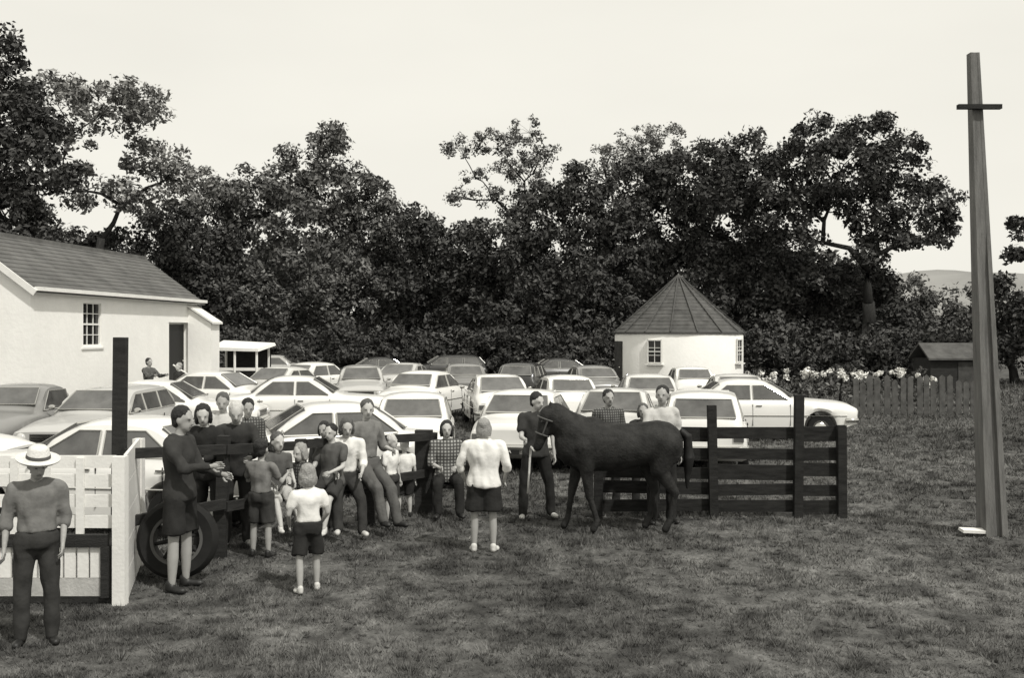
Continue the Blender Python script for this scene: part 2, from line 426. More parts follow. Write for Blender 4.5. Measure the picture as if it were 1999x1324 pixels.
# roof: two slabs of courses
slope = math.hypot(wid / 2, RZ - EZ); pv = (RZ - EZ) / (wid / 2)
for side in (0, 1):
    rmb = MB(); nC = 13
    for c in range(nC):
        t0, t1 = -0.10 + 1.10 * c / nC, -0.10 + 1.10 * (c + 1) / nC + 0.02
        if c == nC - 1: t1 = 1.0
        def RP(a, t, dz):
            b = wid / 2 * t if side == 0 else wid - wid / 2 * t
            return HP(a, b, EZ + (RZ - EZ) * t + dz)
        o0, o1 = 0.085, 0.055
        p = [RP(-.12, t0, o0), RP(Lh + .25, t0, o0), RP(Lh + .25, t1, o1), RP(-.12, t1, o1), RP(-.12, t0, .03), RP(Lh + .25, t0, .03), RP(Lh + .25, t1, .02), RP(-.12, t1, .02)]
        rmb.add(p, [(0, 1, 2, 3), (4, 7, 6, 5), (0, 4, 5, 1), (0, 3, 7, 4), (1, 5, 6, 2), (2, 6, 7, 3)])
    ro = rmb.build('roof', 'roof_light', house)
MB().beam(HP(-.12, wid / 2, RZ + .07), HP(Lh + .25, wid / 2, RZ + .07), .16, .12).build('ridge_cap', 'roof_grey', house)
MB().beam(HP(-.13, -.16, EZ - .06), HP(Lh + .26, -.16, EZ - .06), .05, .14).build('fascia', 'white_paint', house)
MB().beam(HP(-.13, -.23, EZ - .02), HP(Lh + .26, -.23, EZ - .02), .1, .1).build('gutter', 'white_paint', house)
bb = MB()
bb.beam(HP(-.14, -.2, EZ - .13), HP(-.14, wid / 2, RZ + .02), .04, .16); bb.beam(HP(-.14, wid + .2, EZ - .13), HP(-.14, wid / 2, RZ + .02), .04, .16)
bb.build('barge_board', 'white_paint', house)
dr = MB().box(HP(9.02, rec - .03, (dz0 + dz1) / 2), (.05, 1.45, dz1 - dz0 - .12), Matrix((nrm, u, Vector((0, 0, 1)))).transposed()).build('door', 'black_trim', house)
MB().ball(HP(9.6, rec - .08, 1.55), .035).build('handle', 'chrome', dr)
st = MB()
for i in range(3): st.box(HP((doorA + doorB) / 2, -.25 - .28 * i, (.5 - .17 * i) / 2), (.3, 1.9, .5 - .17 * i), Matrix((nrm, u, Vector((0, 0, 1)))).transposed())
st.build('step', 'white_wall', house)
hrl = MB()
for dx in (-.85, .85):
    hrl.tube([HP((doorA + doorB) / 2 + dx, -.15, 1.45), HP((doorA + doorB) / 2 + dx, -.95, .95), HP((doorA + doorB) / 2 + dx, -.95, 0)], .025, 6)
hrl.build('handrail', 'white_paint', house)
# annex at the far end: a lean-to with a sloping top
an = MB(); a0, a1, q = Lh - .8, Lh - .02, -.82
P8 = [HP(a0, -.002, 0), HP(a0, q, 0), HP(a0, q, 2.83), HP(a0, -.002, 3.35), HP(a1, -.002, 0), HP(a1, q, 0), HP(a1, q, 2.83), HP(a1, -.002, 3.35)]
an.add(P8, [(0, 1, 2, 3), (4, 7, 6, 5), (1, 5, 6, 2), (0, 4, 5, 1), (0, 3, 7, 4)])
anx = an.build('annex_wall', 'white_wall', house)
ar = MB(); ar.add([HP(a0 - .1, .0, 3.40), HP(a0 - .1, q - .12, 2.80), HP(a1, q - .12, 2.80), HP(a1, 0, 3.40), HP(a0 - .1, .0, 3.47), HP(a0 - .1, q - .12, 2.87), HP(a1, q - .12, 2.87), HP(a1, 0, 3.47)],
    [(0, 3, 2, 1), (4, 5, 6, 7), (0, 1, 5, 4), (1, 2, 6, 5), (2, 3, 7, 6), (3, 0, 4, 7)])
ar.build('annex_roof', 'white_paint', house)

# --- round white hut with conical roof
HD = 44.0; hcx = wx(1325, HD); HR = 2.72; HE = 2.50; HA = 4.95
mat('roof_dark', 0.085, 0.85, 0.2, 2.2, 0.4, 0.4, 30)
hut = tag(empty('round_hut', (hcx, HD, 0)), 'round white hut with a pointed grey shingle roof', 'hut')
MB().lathe([(HR, -.1), (HR, HE - .12), (HR - .03, HE - .04), (HR - .12, HE)], 48).build('wall', 'white_wall', hut, smooth=True, angle=30)
rf = MB(); nC = 16; rim = HR + .06
for c in range(nC):
    t0, t1 = c / nC, (c + 1) / nC
    r0, r1 = rim * (1 - t0) ** 1.03, rim * (1 - t1) ** 1.03
    z0, z1 = HE + (HA - HE) * t0, HE + (HA - HE) * t1
    n = 44; vs, fs = [], []
    for k in range(n):
        a = 2 * math.pi * (k + .5 * (c % 2)) / n; j = 1 + .006 * math.sin(k * 7.3 + c * 3.1)
        vs += [(r0 * j * math.cos(a), r0 * j * math.sin(a), z0 - .03), (r0 * j * math.cos(a), r0 * j * math.sin(a), z0 + .03), (max(r1, .01) * math.cos(a), max(r1, .01) * math.sin(a), z1 + .01)]
    for k in range(n):
        k2 = (k + 1) % n
        fs += [(3 * k, 3 * k2, 3 * k2 + 1, 3 * k + 1), (3 * k + 1, 3 * k2 + 1, 3 * k2 + 2, 3 * k + 2)]
    rf.add(vs, fs)
rf.lathe([(HR - .25, HE - .01), (rim - .01, HE - .035), (rim, HE)], 40)
rfo = rf.build('roof', 'roof_dark', hut)
for k in range(16):
    a = 2 * math.pi * (k + .3) / 16
    MB().beam((rim * 1.005 * math.cos(a), rim * 1.005 * math.sin(a), HE + .055), (.06 * math.cos(a), .06 * math.sin(a), HA + .02), .05, .035).build('rib', 'roof_dark', rfo)
MB().lathe([(.02, HA - .12), (.13, HA - .13), (.06, HA + .02), (.02, HA + .1)], 14).build('finial', 'roof_grey', rfo)
def hut_window(px, w, h, z, cols=2, rows=3):
    x = wx(px, HD) - hcx; a = math.asin(max(-.99, min(.99, x / HR)))
    nv = Vector((math.sin(a), -math.cos(a), 0)); uu = Vector((math.cos(a), math.sin(a), 0))
    o = nv * (HR + .005) - uu * w / 2 + Vector((0, 0, z))
    return window(hut, o, uu, nv, w, h, cols, rows, meeting=True, fw=.04)
hut_window(1264, .58, .92, 1.28); hut_window(1427, .5, .92, 1.3)
# door on the shaded flank
a = R(-76); nv = Vector((math.sin(a), -math.cos(a), 0)); uu = Vector((math.cos(a), math.sin(a), 0)); M = Matrix((uu, nv, Vector((0, 0, 1)))).transposed()
d_ = MB().box(nv * (HR + .0) + Vector((0, 0, 1.1)), (.8, .08, 2.1), M).build('door', 'grey_wood', hut)
MB().ball(nv * (HR + .07) + uu * .3 + Vector((0, 0, 1.05)), .04).build('handle', 'chrome', d_)

# ================================================================== UTILITY POLE
pd = gd(1046); px0 = wx(1940, pd); pole = tag(empty('utility_pole', (px0, pd, 0)), 'tall tapered grey utility pole with one short crossarm', 'pole')
ptx, ptz = wx(1900, pd) - px0, wz(104, pd)
pv_, pf_ = [], []
NP = 14
for i in range(NP + 1):
    t = i / NP; w_ = .138 * (1 - t) + .056 * t; cx_ = ptx * t; z_ = -.3 + (ptz + .3) * t
    dpt = min(.05 * (1 - t) ** .5 if t < .62 else 0.004, .05)
    sec = [(-w_, -w_), (-w_ * .45, -w_), (-w_ * .38, -w_ + dpt), (w_ * .38, -w_ + dpt), (w_ * .45, -w_), (w_, -w_), (w_, w_), (-w_, w_)]
    pv_ += [(cx_ + a, b, z_) for a, b in sec]
for i in range(NP):
    for k in range(8): pf_.append((i * 8 + k, i * 8 + (k + 1) % 8, (i + 1) * 8 + (k + 1) % 8, (i + 1) * 8 + k))
pf_.append(tuple(NP * 8 + k for k in range(8)))
mesh_obj('post', pv_, pf_, 'pole_wood', pole)
czz = wz(212, pd); ctx = ptx * (czz + .3) / (ptz + .3)
arm = MB().box((ctx, -.11, czz), (.53, .07, .055)).build('crossarm', 'dark_wood', pole)
wb_ = tag(MB().box((0, 0, 0), (.34, .12, .035)).build('painted_board', 'white_paint'), 'small white board lying on the grass at the pole foot', 'board')
wb_.location = (wx(1888, 12.75), 12.55, .075); wb_.rotation_euler = (R(8), R(3), R(6))

# ================================================================== TREES
def leaf_quads(centres, radii, per, size, r):
    n = len(centres) * per
    C = np.repeat(np.asarray(centres), per, 0); Rr = np.repeat(np.asarray(radii), per)
    d = r.normal(size=(n, 3)); d /= np.linalg.norm(d, axis=1)[:, None]
    rad = Rr * r.random(n) ** 0.45
    P = C + d * rad[:, None] * np.array([1, 1, .82])
    nn = d * .5 + r.normal(size=(n, 3)) * .7 + np.array([0, 0, .45]); nn /= np.linalg.norm(nn, axis=1)[:, None]
    t = np.cross(nn, r.normal(size=(n, 3))); t /= np.linalg.norm(t, axis=1)[:, None]
    b = np.cross(nn, t); s = size * (0.45 + 1.1 * r.random(n) ** 1.5)[:, None]
    V = np.stack([P - t * s * .62, P - b * s * .32 + nn * s * .06, P + t * s * .62, P + b * s * .32 + nn * s * .06], 1)
    return V.reshape(-1, 3)
def tree(name, label, d, trunk_px, blobs, leafm, per=92, size=.215, clump=(.45, .85), dens=1.0, seed=1, trunk_r=.28, group=None, thick=1.0, limbs=True, hollow=.55, trunk_top=None, cat='tree'):
    """blobs: (px, py, rx_px, ry_px) of the crown's masses, seen at depth d; each becomes a ball of leafy clumps with depth of its own"""
    r = np.random.default_rng(seed); rd = random.Random(seed)
    bx, by = wx(trunk_px, d), d
    root = tag(empty(name, (bx, by, 0)), label, cat, group)
    cs, rs, tips = [], [], []
    for (px, py, rx, ry) in blobs:
        c = np.array([wx(px, d) - bx, 0, wz(py, d)]); ax, az = rx * d / FPX, ry * d / FPX; ay = max(ax, az) * .8 * thick
        c[1] = r.normal() * ay * .35
        vol = (ax * ay * az) ** (2 / 3)
        n = max(6, int(vol * 13.0 * dens / (clump[0] + clump[1]) ** 1.2))
        v = r.normal(size=(n, 3)); v /= np.linalg.norm(v, axis=1)[:, None]
        v *= (hollow + (1 - hollow) * r.random(n) ** .6)[:, None]
        q = c + v * np.array([ax, ay, az])
        q = q[q[:, 2] > .15]
        cs.append(q); rs.append(clump[0] + (clump[1] - clump[0]) * r.random(len(q))); tips.append((c, q, ax))
    C = np.concatenate(cs); RR = np.concatenate(rs)
    np_mesh('crown', leaf_quads(C, RR, per, size, r), 4, leafm, root)
    mb = MB(); zt = trunk_top if trunk_top else max(1.2, min(t[0][2] for t in tips) * .75 + .2)
    wob = [(rd.uniform(-.12, .12) * k, rd.uniform(-.1, .1) * k) for k in range(5)]
    mb.tube([(wob[k][0], wob[k][1], -.1 + (zt + .1) * k / 4) for k in range(5)], [trunk_r * (1.25 if k == 0 else 1) * (1 - .1 * k) for k in range(5)], 9)
    tr = mb.build('trunk', 'bark', root, smooth=True)
    if limbs:
        top = Vector((wob[4][0], wob[4][1], zt)); lm = MB()
        nodes = [(top, 0)]
        for (c, q, ax) in sorted(tips, key=lambda t: (Vector(t[0]) - top).length):
            e = Vector(c)
            src, lev = min(nodes, key=lambda nd: (nd[0] - e).length + max(0, nd[0].z - e.z + .5) * 1.5 + nd[1] * .3)
            ln = (e - src).length
            m1 = src.lerp(e, .35) + Vector((rd.uniform(-.1, .1) * ln, rd.uniform(-.1, .1) * ln, rd.uniform(.0, .14) * ln)); m2 = src.lerp(e, .7) + Vector((rd.uniform(-.1, .1) * ln, rd.uniform(-.1, .1) * ln, rd.uniform(0, .1) * ln))
            r0 = trunk_r * .5 * .72 ** lev
            lm.tube([src - Vector((0, 0, .1)), m1, m2, e], [r0, r0 * .78, r0 * .6, r0 * .42], 6)
            nodes += [(m1, lev + .6), (m2, lev + 1), (e, lev + 1.4)]
            for k in range(min(8, len(q))):
                f = Vector(q[rd.randrange(len(q))]); s0 = m2.lerp(e, rd.random())
                md = s0.lerp(f, .5) + Vector((rd.uniform(-.15, .15), 0, .15))
                lm.tube([s0, md, f], [r0 * .3, r0 * .2, r0 * .08], 5)
        lm.build('limbs', 'bark', root, smooth=True)
    return root

TB = 'trees behind the parked cars'
tree('broadleaf_tree', 'tallest dark tree, rising steeply beside the cottage roof', 47, 20,
     [(-10, 105, 62, 48), (-30, 190, 80, 70), (20, 235, 78, 75), (60, 330, 85, 80), (0, 420, 90, 80), (50, 460, 70, 60), (-60, 330, 90, 110)], 'leaf_dark', seed=11, trunk_r=.45, dens=1.25, group=TB)
tree('broadleaf_tree', 'open-crowned tree with bare forks showing sky, above the cottage roof', 50, 190,
     [(110, 200, 75, 50), (210, 205, 95, 48), (275, 205, 65, 40), (120, 300, 60, 60), (290, 300, 70, 38), (330, 345, 60, 40), (250, 380, 60, 40), (150, 370, 60, 40), (380, 370, 45, 45)],
     'leaf_pale', seed=12, trunk_r=.3, dens=.8, clump=(.35, .75), group=TB, per=80, size=.2)
tree('broadleaf_tree', 'low dense tree filling the gap behind the cottage ridge', 54, 260,
     [(110, 500, 110, 60), (260, 510, 110, 62), (380, 490, 80, 90), (330, 430, 70, 40), (400, 590, 80, 90), (180, 560, 120, 60)], 'leaf_dark', seed=13, trunk_r=.35, dens=1.2, group=TB)
tree('broadleaf_tree', 'round-headed tree with pale speckled leaves behind the stall', 56, 470,
     [(480, 385, 85, 58), (420, 420, 70, 70), (540, 420, 70, 70), (400, 520, 60, 80), (470, 600, 90, 80), (560, 560, 90, 90)], 'leaf_mid', seed=14, trunk_r=.35, dens=1.1, group=TB)
tree('broadleaf_tree', 'tree with an upright brush of twigs on its crown', 60, 650,
     [(648, 300, 44, 50), (640, 275, 30, 30), (560, 360, 45, 45), (650, 380, 90, 55), (720, 390, 55, 50), (620, 480, 110, 90), (740, 480, 80, 80), (560, 310, 14, 25), (660, 600, 130, 90)],
     'leaf_mid', seed=15, trunk_r=.35, dens=1.1, group=TB)
tree('broadleaf_tree', 'dark low-topped tree in the dip of the tree line', 60, 830,
     [(800, 460, 70, 50), (870, 480, 70, 50), (830, 540, 100, 80), (920, 520, 80, 80), (840, 640, 130, 80)], 'leaf_dark', seed=16, trunk_r=.3, dens=1.2, group=TB)
tree('broadleaf_tree', 'thin-leaved tree with long slanting sprays against the sky', 72, 1010,
     [(900, 285, 38, 22), (945, 262, 30, 16), (985, 290, 45, 25), (1030, 255, 34, 30), (1065, 285, 30, 22), (1000, 330, 45, 28), (930, 345, 28, 14), (960, 385, 34, 18), (905, 390, 34, 16), (1040, 340, 42, 40), (1010, 400, 40, 30)],
     'leaf_mid', seed=17, trunk_r=.3, dens=.8, clump=(.3, .7), size=.18, per=60, group=TB, trunk_top=8.0)
tree('broadleaf_tree', 'broad dark tree standing between the slanting-spray tree and the hut', 58, 1090,
     [(1120, 375, 70, 45), (1060, 420, 70, 60), (1160, 420, 80, 70), (980, 480, 80, 70), (1080, 520, 110, 80), (1200, 500, 90, 90), (1020, 610, 110, 90), (1150, 620, 110, 80)], 'leaf_dark', seed=18, trunk_r=.4, dens=1.15, group=TB)
tree('broadleaf_tree', 'faint feathery treetop showing above the dark canopy by the hut', 80, 1230,
     [(1200, 300, 40, 26), (1250, 275, 45, 26), (1300, 268, 34, 22), (1180, 330, 34, 24), (1260, 320, 60, 30)], 'leaf_pale', seed=19, trunk_r=.3, dens=.9, clump=(.3, .65), size=.18, per=60, group=TB, trunk_top=10)
tree('oak_tree', 'huge dark oak with a domed crown and sky showing through its boughs', 57, 1690,
     [(1400, 310, 60, 40), (1480, 300, 60, 44), (1590, 280, 70, 48), (1700, 265, 60, 38), (1760, 300, 50, 40), (1630, 330, 90, 50), (1500, 350, 90, 50), (1740, 360, 60, 34), (1820, 380, 46, 32), (1850, 440, 38, 22), (1770, 420, 50, 28), (1720, 455, 60, 26), (1570, 395, 70, 34), (1420, 380, 70, 50), (1800, 470, 60, 18), (1690, 400, 36, 50), (1560, 470, 50, 30), (1500, 430, 60, 40), (1700, 500, 40, 20), (1850, 405, 40, 24), (1620, 380, 60, 30)],
     'leaf_dark', seed=20, trunk_r=.55, dens=1.1, clump=(.4, .85), group=TB, trunk_top=4.2)
tree('oak_tree', 'dense dark tree rising directly behind the hut roof', 60, 1340,
     [(1260, 350, 70, 45), (1330, 340, 70, 45), (1300, 430, 100, 70), (1400, 450, 90, 80), (1240, 480, 80, 80), (1350, 560, 130, 80), (1480, 540, 100, 70), (1420, 640, 130, 80)], 'leaf_dark', seed=21, trunk_r=.45, dens=1.2, group=TB)
tree('broadleaf_tree', 'dark bushy tree filling the shade beneath the oak', 60, 1590,
     [(1560, 560, 90, 55), (1660, 565, 90, 55), (1725, 600, 55, 50), (1600, 640, 120, 80), (1720, 660, 110, 70)], 'leaf_dark', seed=22, trunk_r=.3, dens=1.15, group=TB)
tree('broadleaf_tree', 'rounded pale-edged tree in front of the far hill', 66, 1830,
     [(1775, 585, 50, 50), (1835, 625, 70, 45), (1890, 605, 46, 48), (1830, 680, 110, 55)], 'leaf_mid', seed=23, trunk_r=.25, dens=1.1, group=TB)
tree('broadleaf_tree', 'dark thicket tree beside the utility pole', 50, 1985,
     [(1985, 600, 60, 60), (2050, 590, 70, 70), (1950, 650, 70, 55), (2020, 680, 90, 60)], 'leaf_dark', seed=24, trunk_r=.25, dens=1.15, group=TB)
tree('pine_tree', 'flat-tiered conifer whose dark bough tips reach in past the pole', 44, 2110,
     [(1990, 445, 34, 16), (2040, 430, 50, 24), (1994, 495, 24, 8), (2060, 480, 60, 22), (2110, 400, 70, 40), (2110, 320, 50, 40), (2150, 500, 80, 30)], 'leaf_dark', seed=25, trunk_r=.3, dens=1.2, clump=(.25, .5), size=.2, group=TB, trunk_top=9)
# the wood goes on behind the front trees as one unbroken mass
wr_ = np.random.default_rng(33); n_ = 2600
wxs = wr_.random(n_) * 62 - 26; wys = 74 + wr_.random(n_) * 10
lim = np.interp(wxs / wys * FPX + CX, [300, 480, 640, 830, 1000, 1200, 1400, 1700, 1760, 1950], [8.8, 9.6, 10.6, 8.4, 8.2, 9.8, 10.5, 8.4, 4.4, 3.6])
wzs = wr_.random(n_) ** .8 * (lim - .8)
wo = np_mesh('woodland', leaf_quads(np.stack([wxs, wys, wzs], 1), .7 + .5 * wr_.random(n_), 40, .42, wr_), 4, 'leaf_dark'); wo['kind'] = 'stuff'
# shrubs along the foot of the wood
for i, (px, py, w_, d) in enumerate([(440, 690, 70, 50), (530, 690, 80, 52), (640, 690, 90, 54), (760, 690, 90, 54), (880, 690, 90, 54), (1000, 690, 90, 54), (1110, 690, 90, 53), (1190, 680, 60, 52), (1470, 690, 60, 50), (1560, 690, 80, 50), (1660, 690, 80, 50), (1760, 690, 80, 50), (1860, 695, 70, 48)]):
    where = ['by the stall awning', 'between the stall and the small white car', 'behind the small white car', 'behind the dark sedan', 'behind the dark station wagon', 'below the slanting-spray tree', 'behind the lone small white car',
             'touching the hut on its door side', 'against the hut beside the first flowering bush', 'behind the second flowering bush', 'behind the drooping flowering bush', 'behind the broad white blossom crest', 'at the pole end of the picket fence'][i]
    tree('understory_shrub', 'dark leafy woodland shrub ' + where, d, px, [(px, py, w_, 48), (px - w_ * .5, py + 20, w_ * .6, 40), (px + w_ * .5, py + 16, w_ * .6, 42)], 'leaf_dark',
         seed=40 + i, trunk_r=.08, dens=1.0, clump=(.35, .6), size=.2, group='shrubs at the foot of the wood', limbs=False, cat='shrub')
# flowering bushes beside the hut
for i, (px, w_, top) in enumerate([(1490, 46, 722), (1545, 34, 716), (1595, 34, 718), (1640, 26, 716), (1690, 36, 720), (1755, 36, 714), (1800, 24, 732)]):
    d = 37.0
    rt = tree('flowering_bush', ['wide bush with scattered white blossom against the hut wall', 'bush with a pale blossom ridge, second from the hut wall', 'bush with flat-topped white blossom, third from the hut wall',
         'small bush with one peaked white flower head', 'bush with drooping white blossom over the picket fence', 'bush with a broad white blossom crest nearest the pole', 'low bush with a single white flower tuft beside the broad crest'][i],
         d, px, [(px, 770, w_, 34), (px, 750, w_ * .9, 26)], 'leaf_mid', seed=70 + i, trunk_r=.05, dens=.9, clump=(.2, .35), size=.12, per=40, group='flowering bushes behind the fence', limbs=False, cat='bush')
    r = np.random.default_rng(90 + i); n = 3 + w_ // 11
    cc = np.stack([(r.random(n) * 2 - 1) * w_ * d / FPX, r.normal(size=n) * .12 - .35, wz(top + 6 + 16 * r.random(n) ** 1.5, d)], 1)
    np_mesh('blossom', leaf_quads(cc, (.09 + .08 * r.random(n)), 46, .085, r), 4, 'blossom', rt)

shd_ = 43.0; sx0, sx1 = wx(1800, shd_), wx(1912, shd_); scx, shw = (sx0 + sx1) / 2, (sx1 - sx0) / 2
shed = tag(empty('shed', (scx, shd_, 0)), 'low dark shed behind the flowering bushes near the pole', 'shed')
MB().box((0, 0, .7), (2 * shw, 1.8, 1.5)).build('wall', 'dark_wood', shed)
MB().add([(-shw - .15, -1.1, 1.38), (shw + .15, -1.1, 1.38), (shw + .15, 0, 2.0), (-shw - .15, 0, 2.0), (-shw - .15, 1.1, 1.38), (shw + .15, 1.1, 1.38), (-shw - .15, -1.1, 1.46), (shw + .15, -1.1, 1.46), (shw + .15, 0, 2.08), (-shw - .15, 0, 2.08), (-shw - .15, 1.1, 1.46), (shw + .15, 1.1, 1.46)],
    [(0, 3, 2, 1), (3, 4, 5, 2), (6, 7, 8, 9), (9, 8, 11, 10), (0, 1, 7, 6), (4, 10, 11, 5), (0, 6, 9, 3), (3, 9, 10, 4), (1, 2, 8, 7), (2, 5, 11, 8)]).build('roof', 'roof_dark', shed)
MB().box((.3, -.91, .65), (.75, .04, 1.3)).build('door', 'grey_wood', shed)
# ================================================================== FENCES
fd = 13.9
fence = tag(empty('board_fence', (0, 0, 0)), 'dark timber rail yard with tall uneven posts in front of the cars', 'fence')
fx0, fx1 = wx(1165, fd), wx(1642, fd)
for k, (zc, hh) in enumerate([(1.12, .18), (.87, .16), (.62, .18), (.38, .16), (.15, .17)]):
    for a, b in ((fx0, wx(1390, fd)), (wx(1390, fd) + .004, wx(1556, fd)), (wx(1556, fd) + .004, fx1)):
        bd = MB().box(((a + b) / 2, fd + random.uniform(-.004, .004), zc + random.uniform(-.025, .025)), (b - a - .006, .03, hh * random.uniform(.85, 1.15)), Matrix.Rotation(random.uniform(-.022, .022), 3, 'Y')).build('board', 'fence_wood', fence)
for px, zt in ((1168, 1.3), (1278, 1.28), (1390, 1.52), (1556, 1.66), (1640, 1.25)):
    MB().box((wx(px, fd), fd - .072, zt / 2 - .1), (.115, .11, zt + .2), Matrix.Rotation(random.uniform(-.02, .02), 3, 'Y')).build('post', 'fence_wood', fence)
mat('picket_wood', 0.09, 0.9, 0.15, 4, 0.5, 0.6, 40)
pk = tag(empty('picket_fence', (0, 0, 0)), 'weathered grey picket fence beside the flowering bushes', 'fence')
pdp = 31.0; x = wx(1672, pdp); i = 0
while x < wx(1905, pdp):
    hgt = 1.06 + random.uniform(-.14, .12)
    p_ = MB(); w_ = .085
    p_.add([(x - w_, pdp, 0), (x + w_, pdp, 0), (x + w_, pdp, hgt), (x, pdp, hgt + .07), (x - w_, pdp, hgt), (x - w_, pdp + .025, 0), (x + w_, pdp + .025, 0), (x + w_, pdp + .025, hgt), (x, pdp + .025, hgt + .07), (x - w_, pdp + .025, hgt)],
           [(0, 1, 2, 3, 4), (9, 8, 7, 6, 5), (0, 5, 6, 1), (1, 6, 7, 2), (2, 7, 8, 3), (3, 8, 9, 4), (4, 9, 5, 0)])
    p_.build('picket', 'picket_wood', pk); x += .215 + random.uniform(-.02, .10); i += 1
for z in (.3, .78): MB().box(((wx(1672, pdp) + wx(1905, pdp)) / 2, pdp + .055, z), (wx(1905, pdp) - wx(1672, pdp), .05, .08)).build('rail', 'grey_wood', pk)
sk = tag(MB().tube([(0, 0, -.1), (.01, 0, .55), (0, 0, 1.0)], [.022, .021, .018], 8).build('stake', 'pale_wood'), 'thin pale stake standing by the children at the rail fence', 'stake')
sk.location = (wx(491, gd(1060)), gd(1060), 0)

# ================================================================== CARS
def ss(t): t = max(0, min(1, t)); return t * t * (3 - 2 * t)
CAR = {
 'sedan':   dict(L=4.25, W=.80, top=[(-2.12, .80), (-2.05, .93), (-1.40, .985), (-.95, 1.36), (-.60, 1.395), (.12, 1.385), (.72, .99), (1.95, .90), (2.12, .78)], belt=[(-2.12, .76), (-1.6, .90), (0, .93), (1.2, .90), (2.12, .76)], pan=[(-1.22, -.30), (-.24, .55)], wb=(-1.22, 1.28), roof=(-.80, .05), H=1.395),
 'fastback':dict(L=4.1, W=.79, top=[(-2.05, .78), (-1.95, .92), (-1.75, .97), (-.85, 1.36), (-.50, 1.385), (.10, 1.375), (.70, .97), (1.9, .86), (2.05, .72)], belt=[(-2.05, .74), (-1.6, .90), (0, .92), (1.2, .88), (2.05, .7)], pan=[(-1.15, -.28), (-.22, .52)], wb=(-1.2, 1.22), roof=(-.72, .02), H=1.385),
 'wagon':   dict(L=4.3, W=.80, top=[(-2.15, .82), (-2.10, .98), (-1.78, 1.38), (-1.5, 1.42), (.10, 1.40), (.72, .99), (1.95, .90), (2.15, .78)], belt=[(-2.15, .78), (-1.6, .90), (0, .93), (1.2, .90), (2.15, .76)], pan=[(-1.92, -1.06), (-1.0, -.28), (-.22, .55)], wb=(-1.25, 1.3), roof=(-1.62, .05), H=1.42),
 'mini':    dict(L=3.7, W=.74, top=[(-1.85, .78), (-1.78, .93), (-1.55, .99), (-1.15, 1.34), (-.80, 1.39), (.10, 1.375), (.55, .97), (1.62, .86), (1.85, .7)], belt=[(-1.85, .72), (-1.4, .88), (0, .91), (1.1, .86), (1.85, .68)], pan=[(-1.32, -.42), (-.36, .42)], wb=(-1.1, 1.16), roof=(-1.0, .02), H=1.39),
 'van':     dict(L=4.3, W=.86, top=[(-2.15, 1.0), (-2.12, 1.45), (-2.02, 2.02), (-1.8, 2.14), (1.45, 2.12), (1.75, 1.98), (2.02, 1.25), (2.15, 1.0)], belt=[(-2.15, .98), (-1.6, 1.22), (0, 1.24), (1.6, 1.22), (2.15, .98)], pan=[(-1.9, -1.1), (-1.0, -.2), (-.1, .75), (.85, 1.62)], wb=(-1.3, 1.35), roof=(-1.95, 1.6), H=2.14),
 'ute':     dict(L=4.5, W=.83, top=[(-2.25, .86), (-2.2, .95), (-.75, .96), (-.70, 1.40), (-.5, 1.47), (.25, 1.46), (.78, 1.04), (2.05, .96), (2.25, .84)], belt=[(-2.25, .84), (-1.6, .95), (0, .97), (1.2, .95), (2.25, .8)], pan=[(-.58, .62)], wb=(-1.3, 1.4), roof=(-.62, .18), H=1.47),
}
TYRE_R = .31
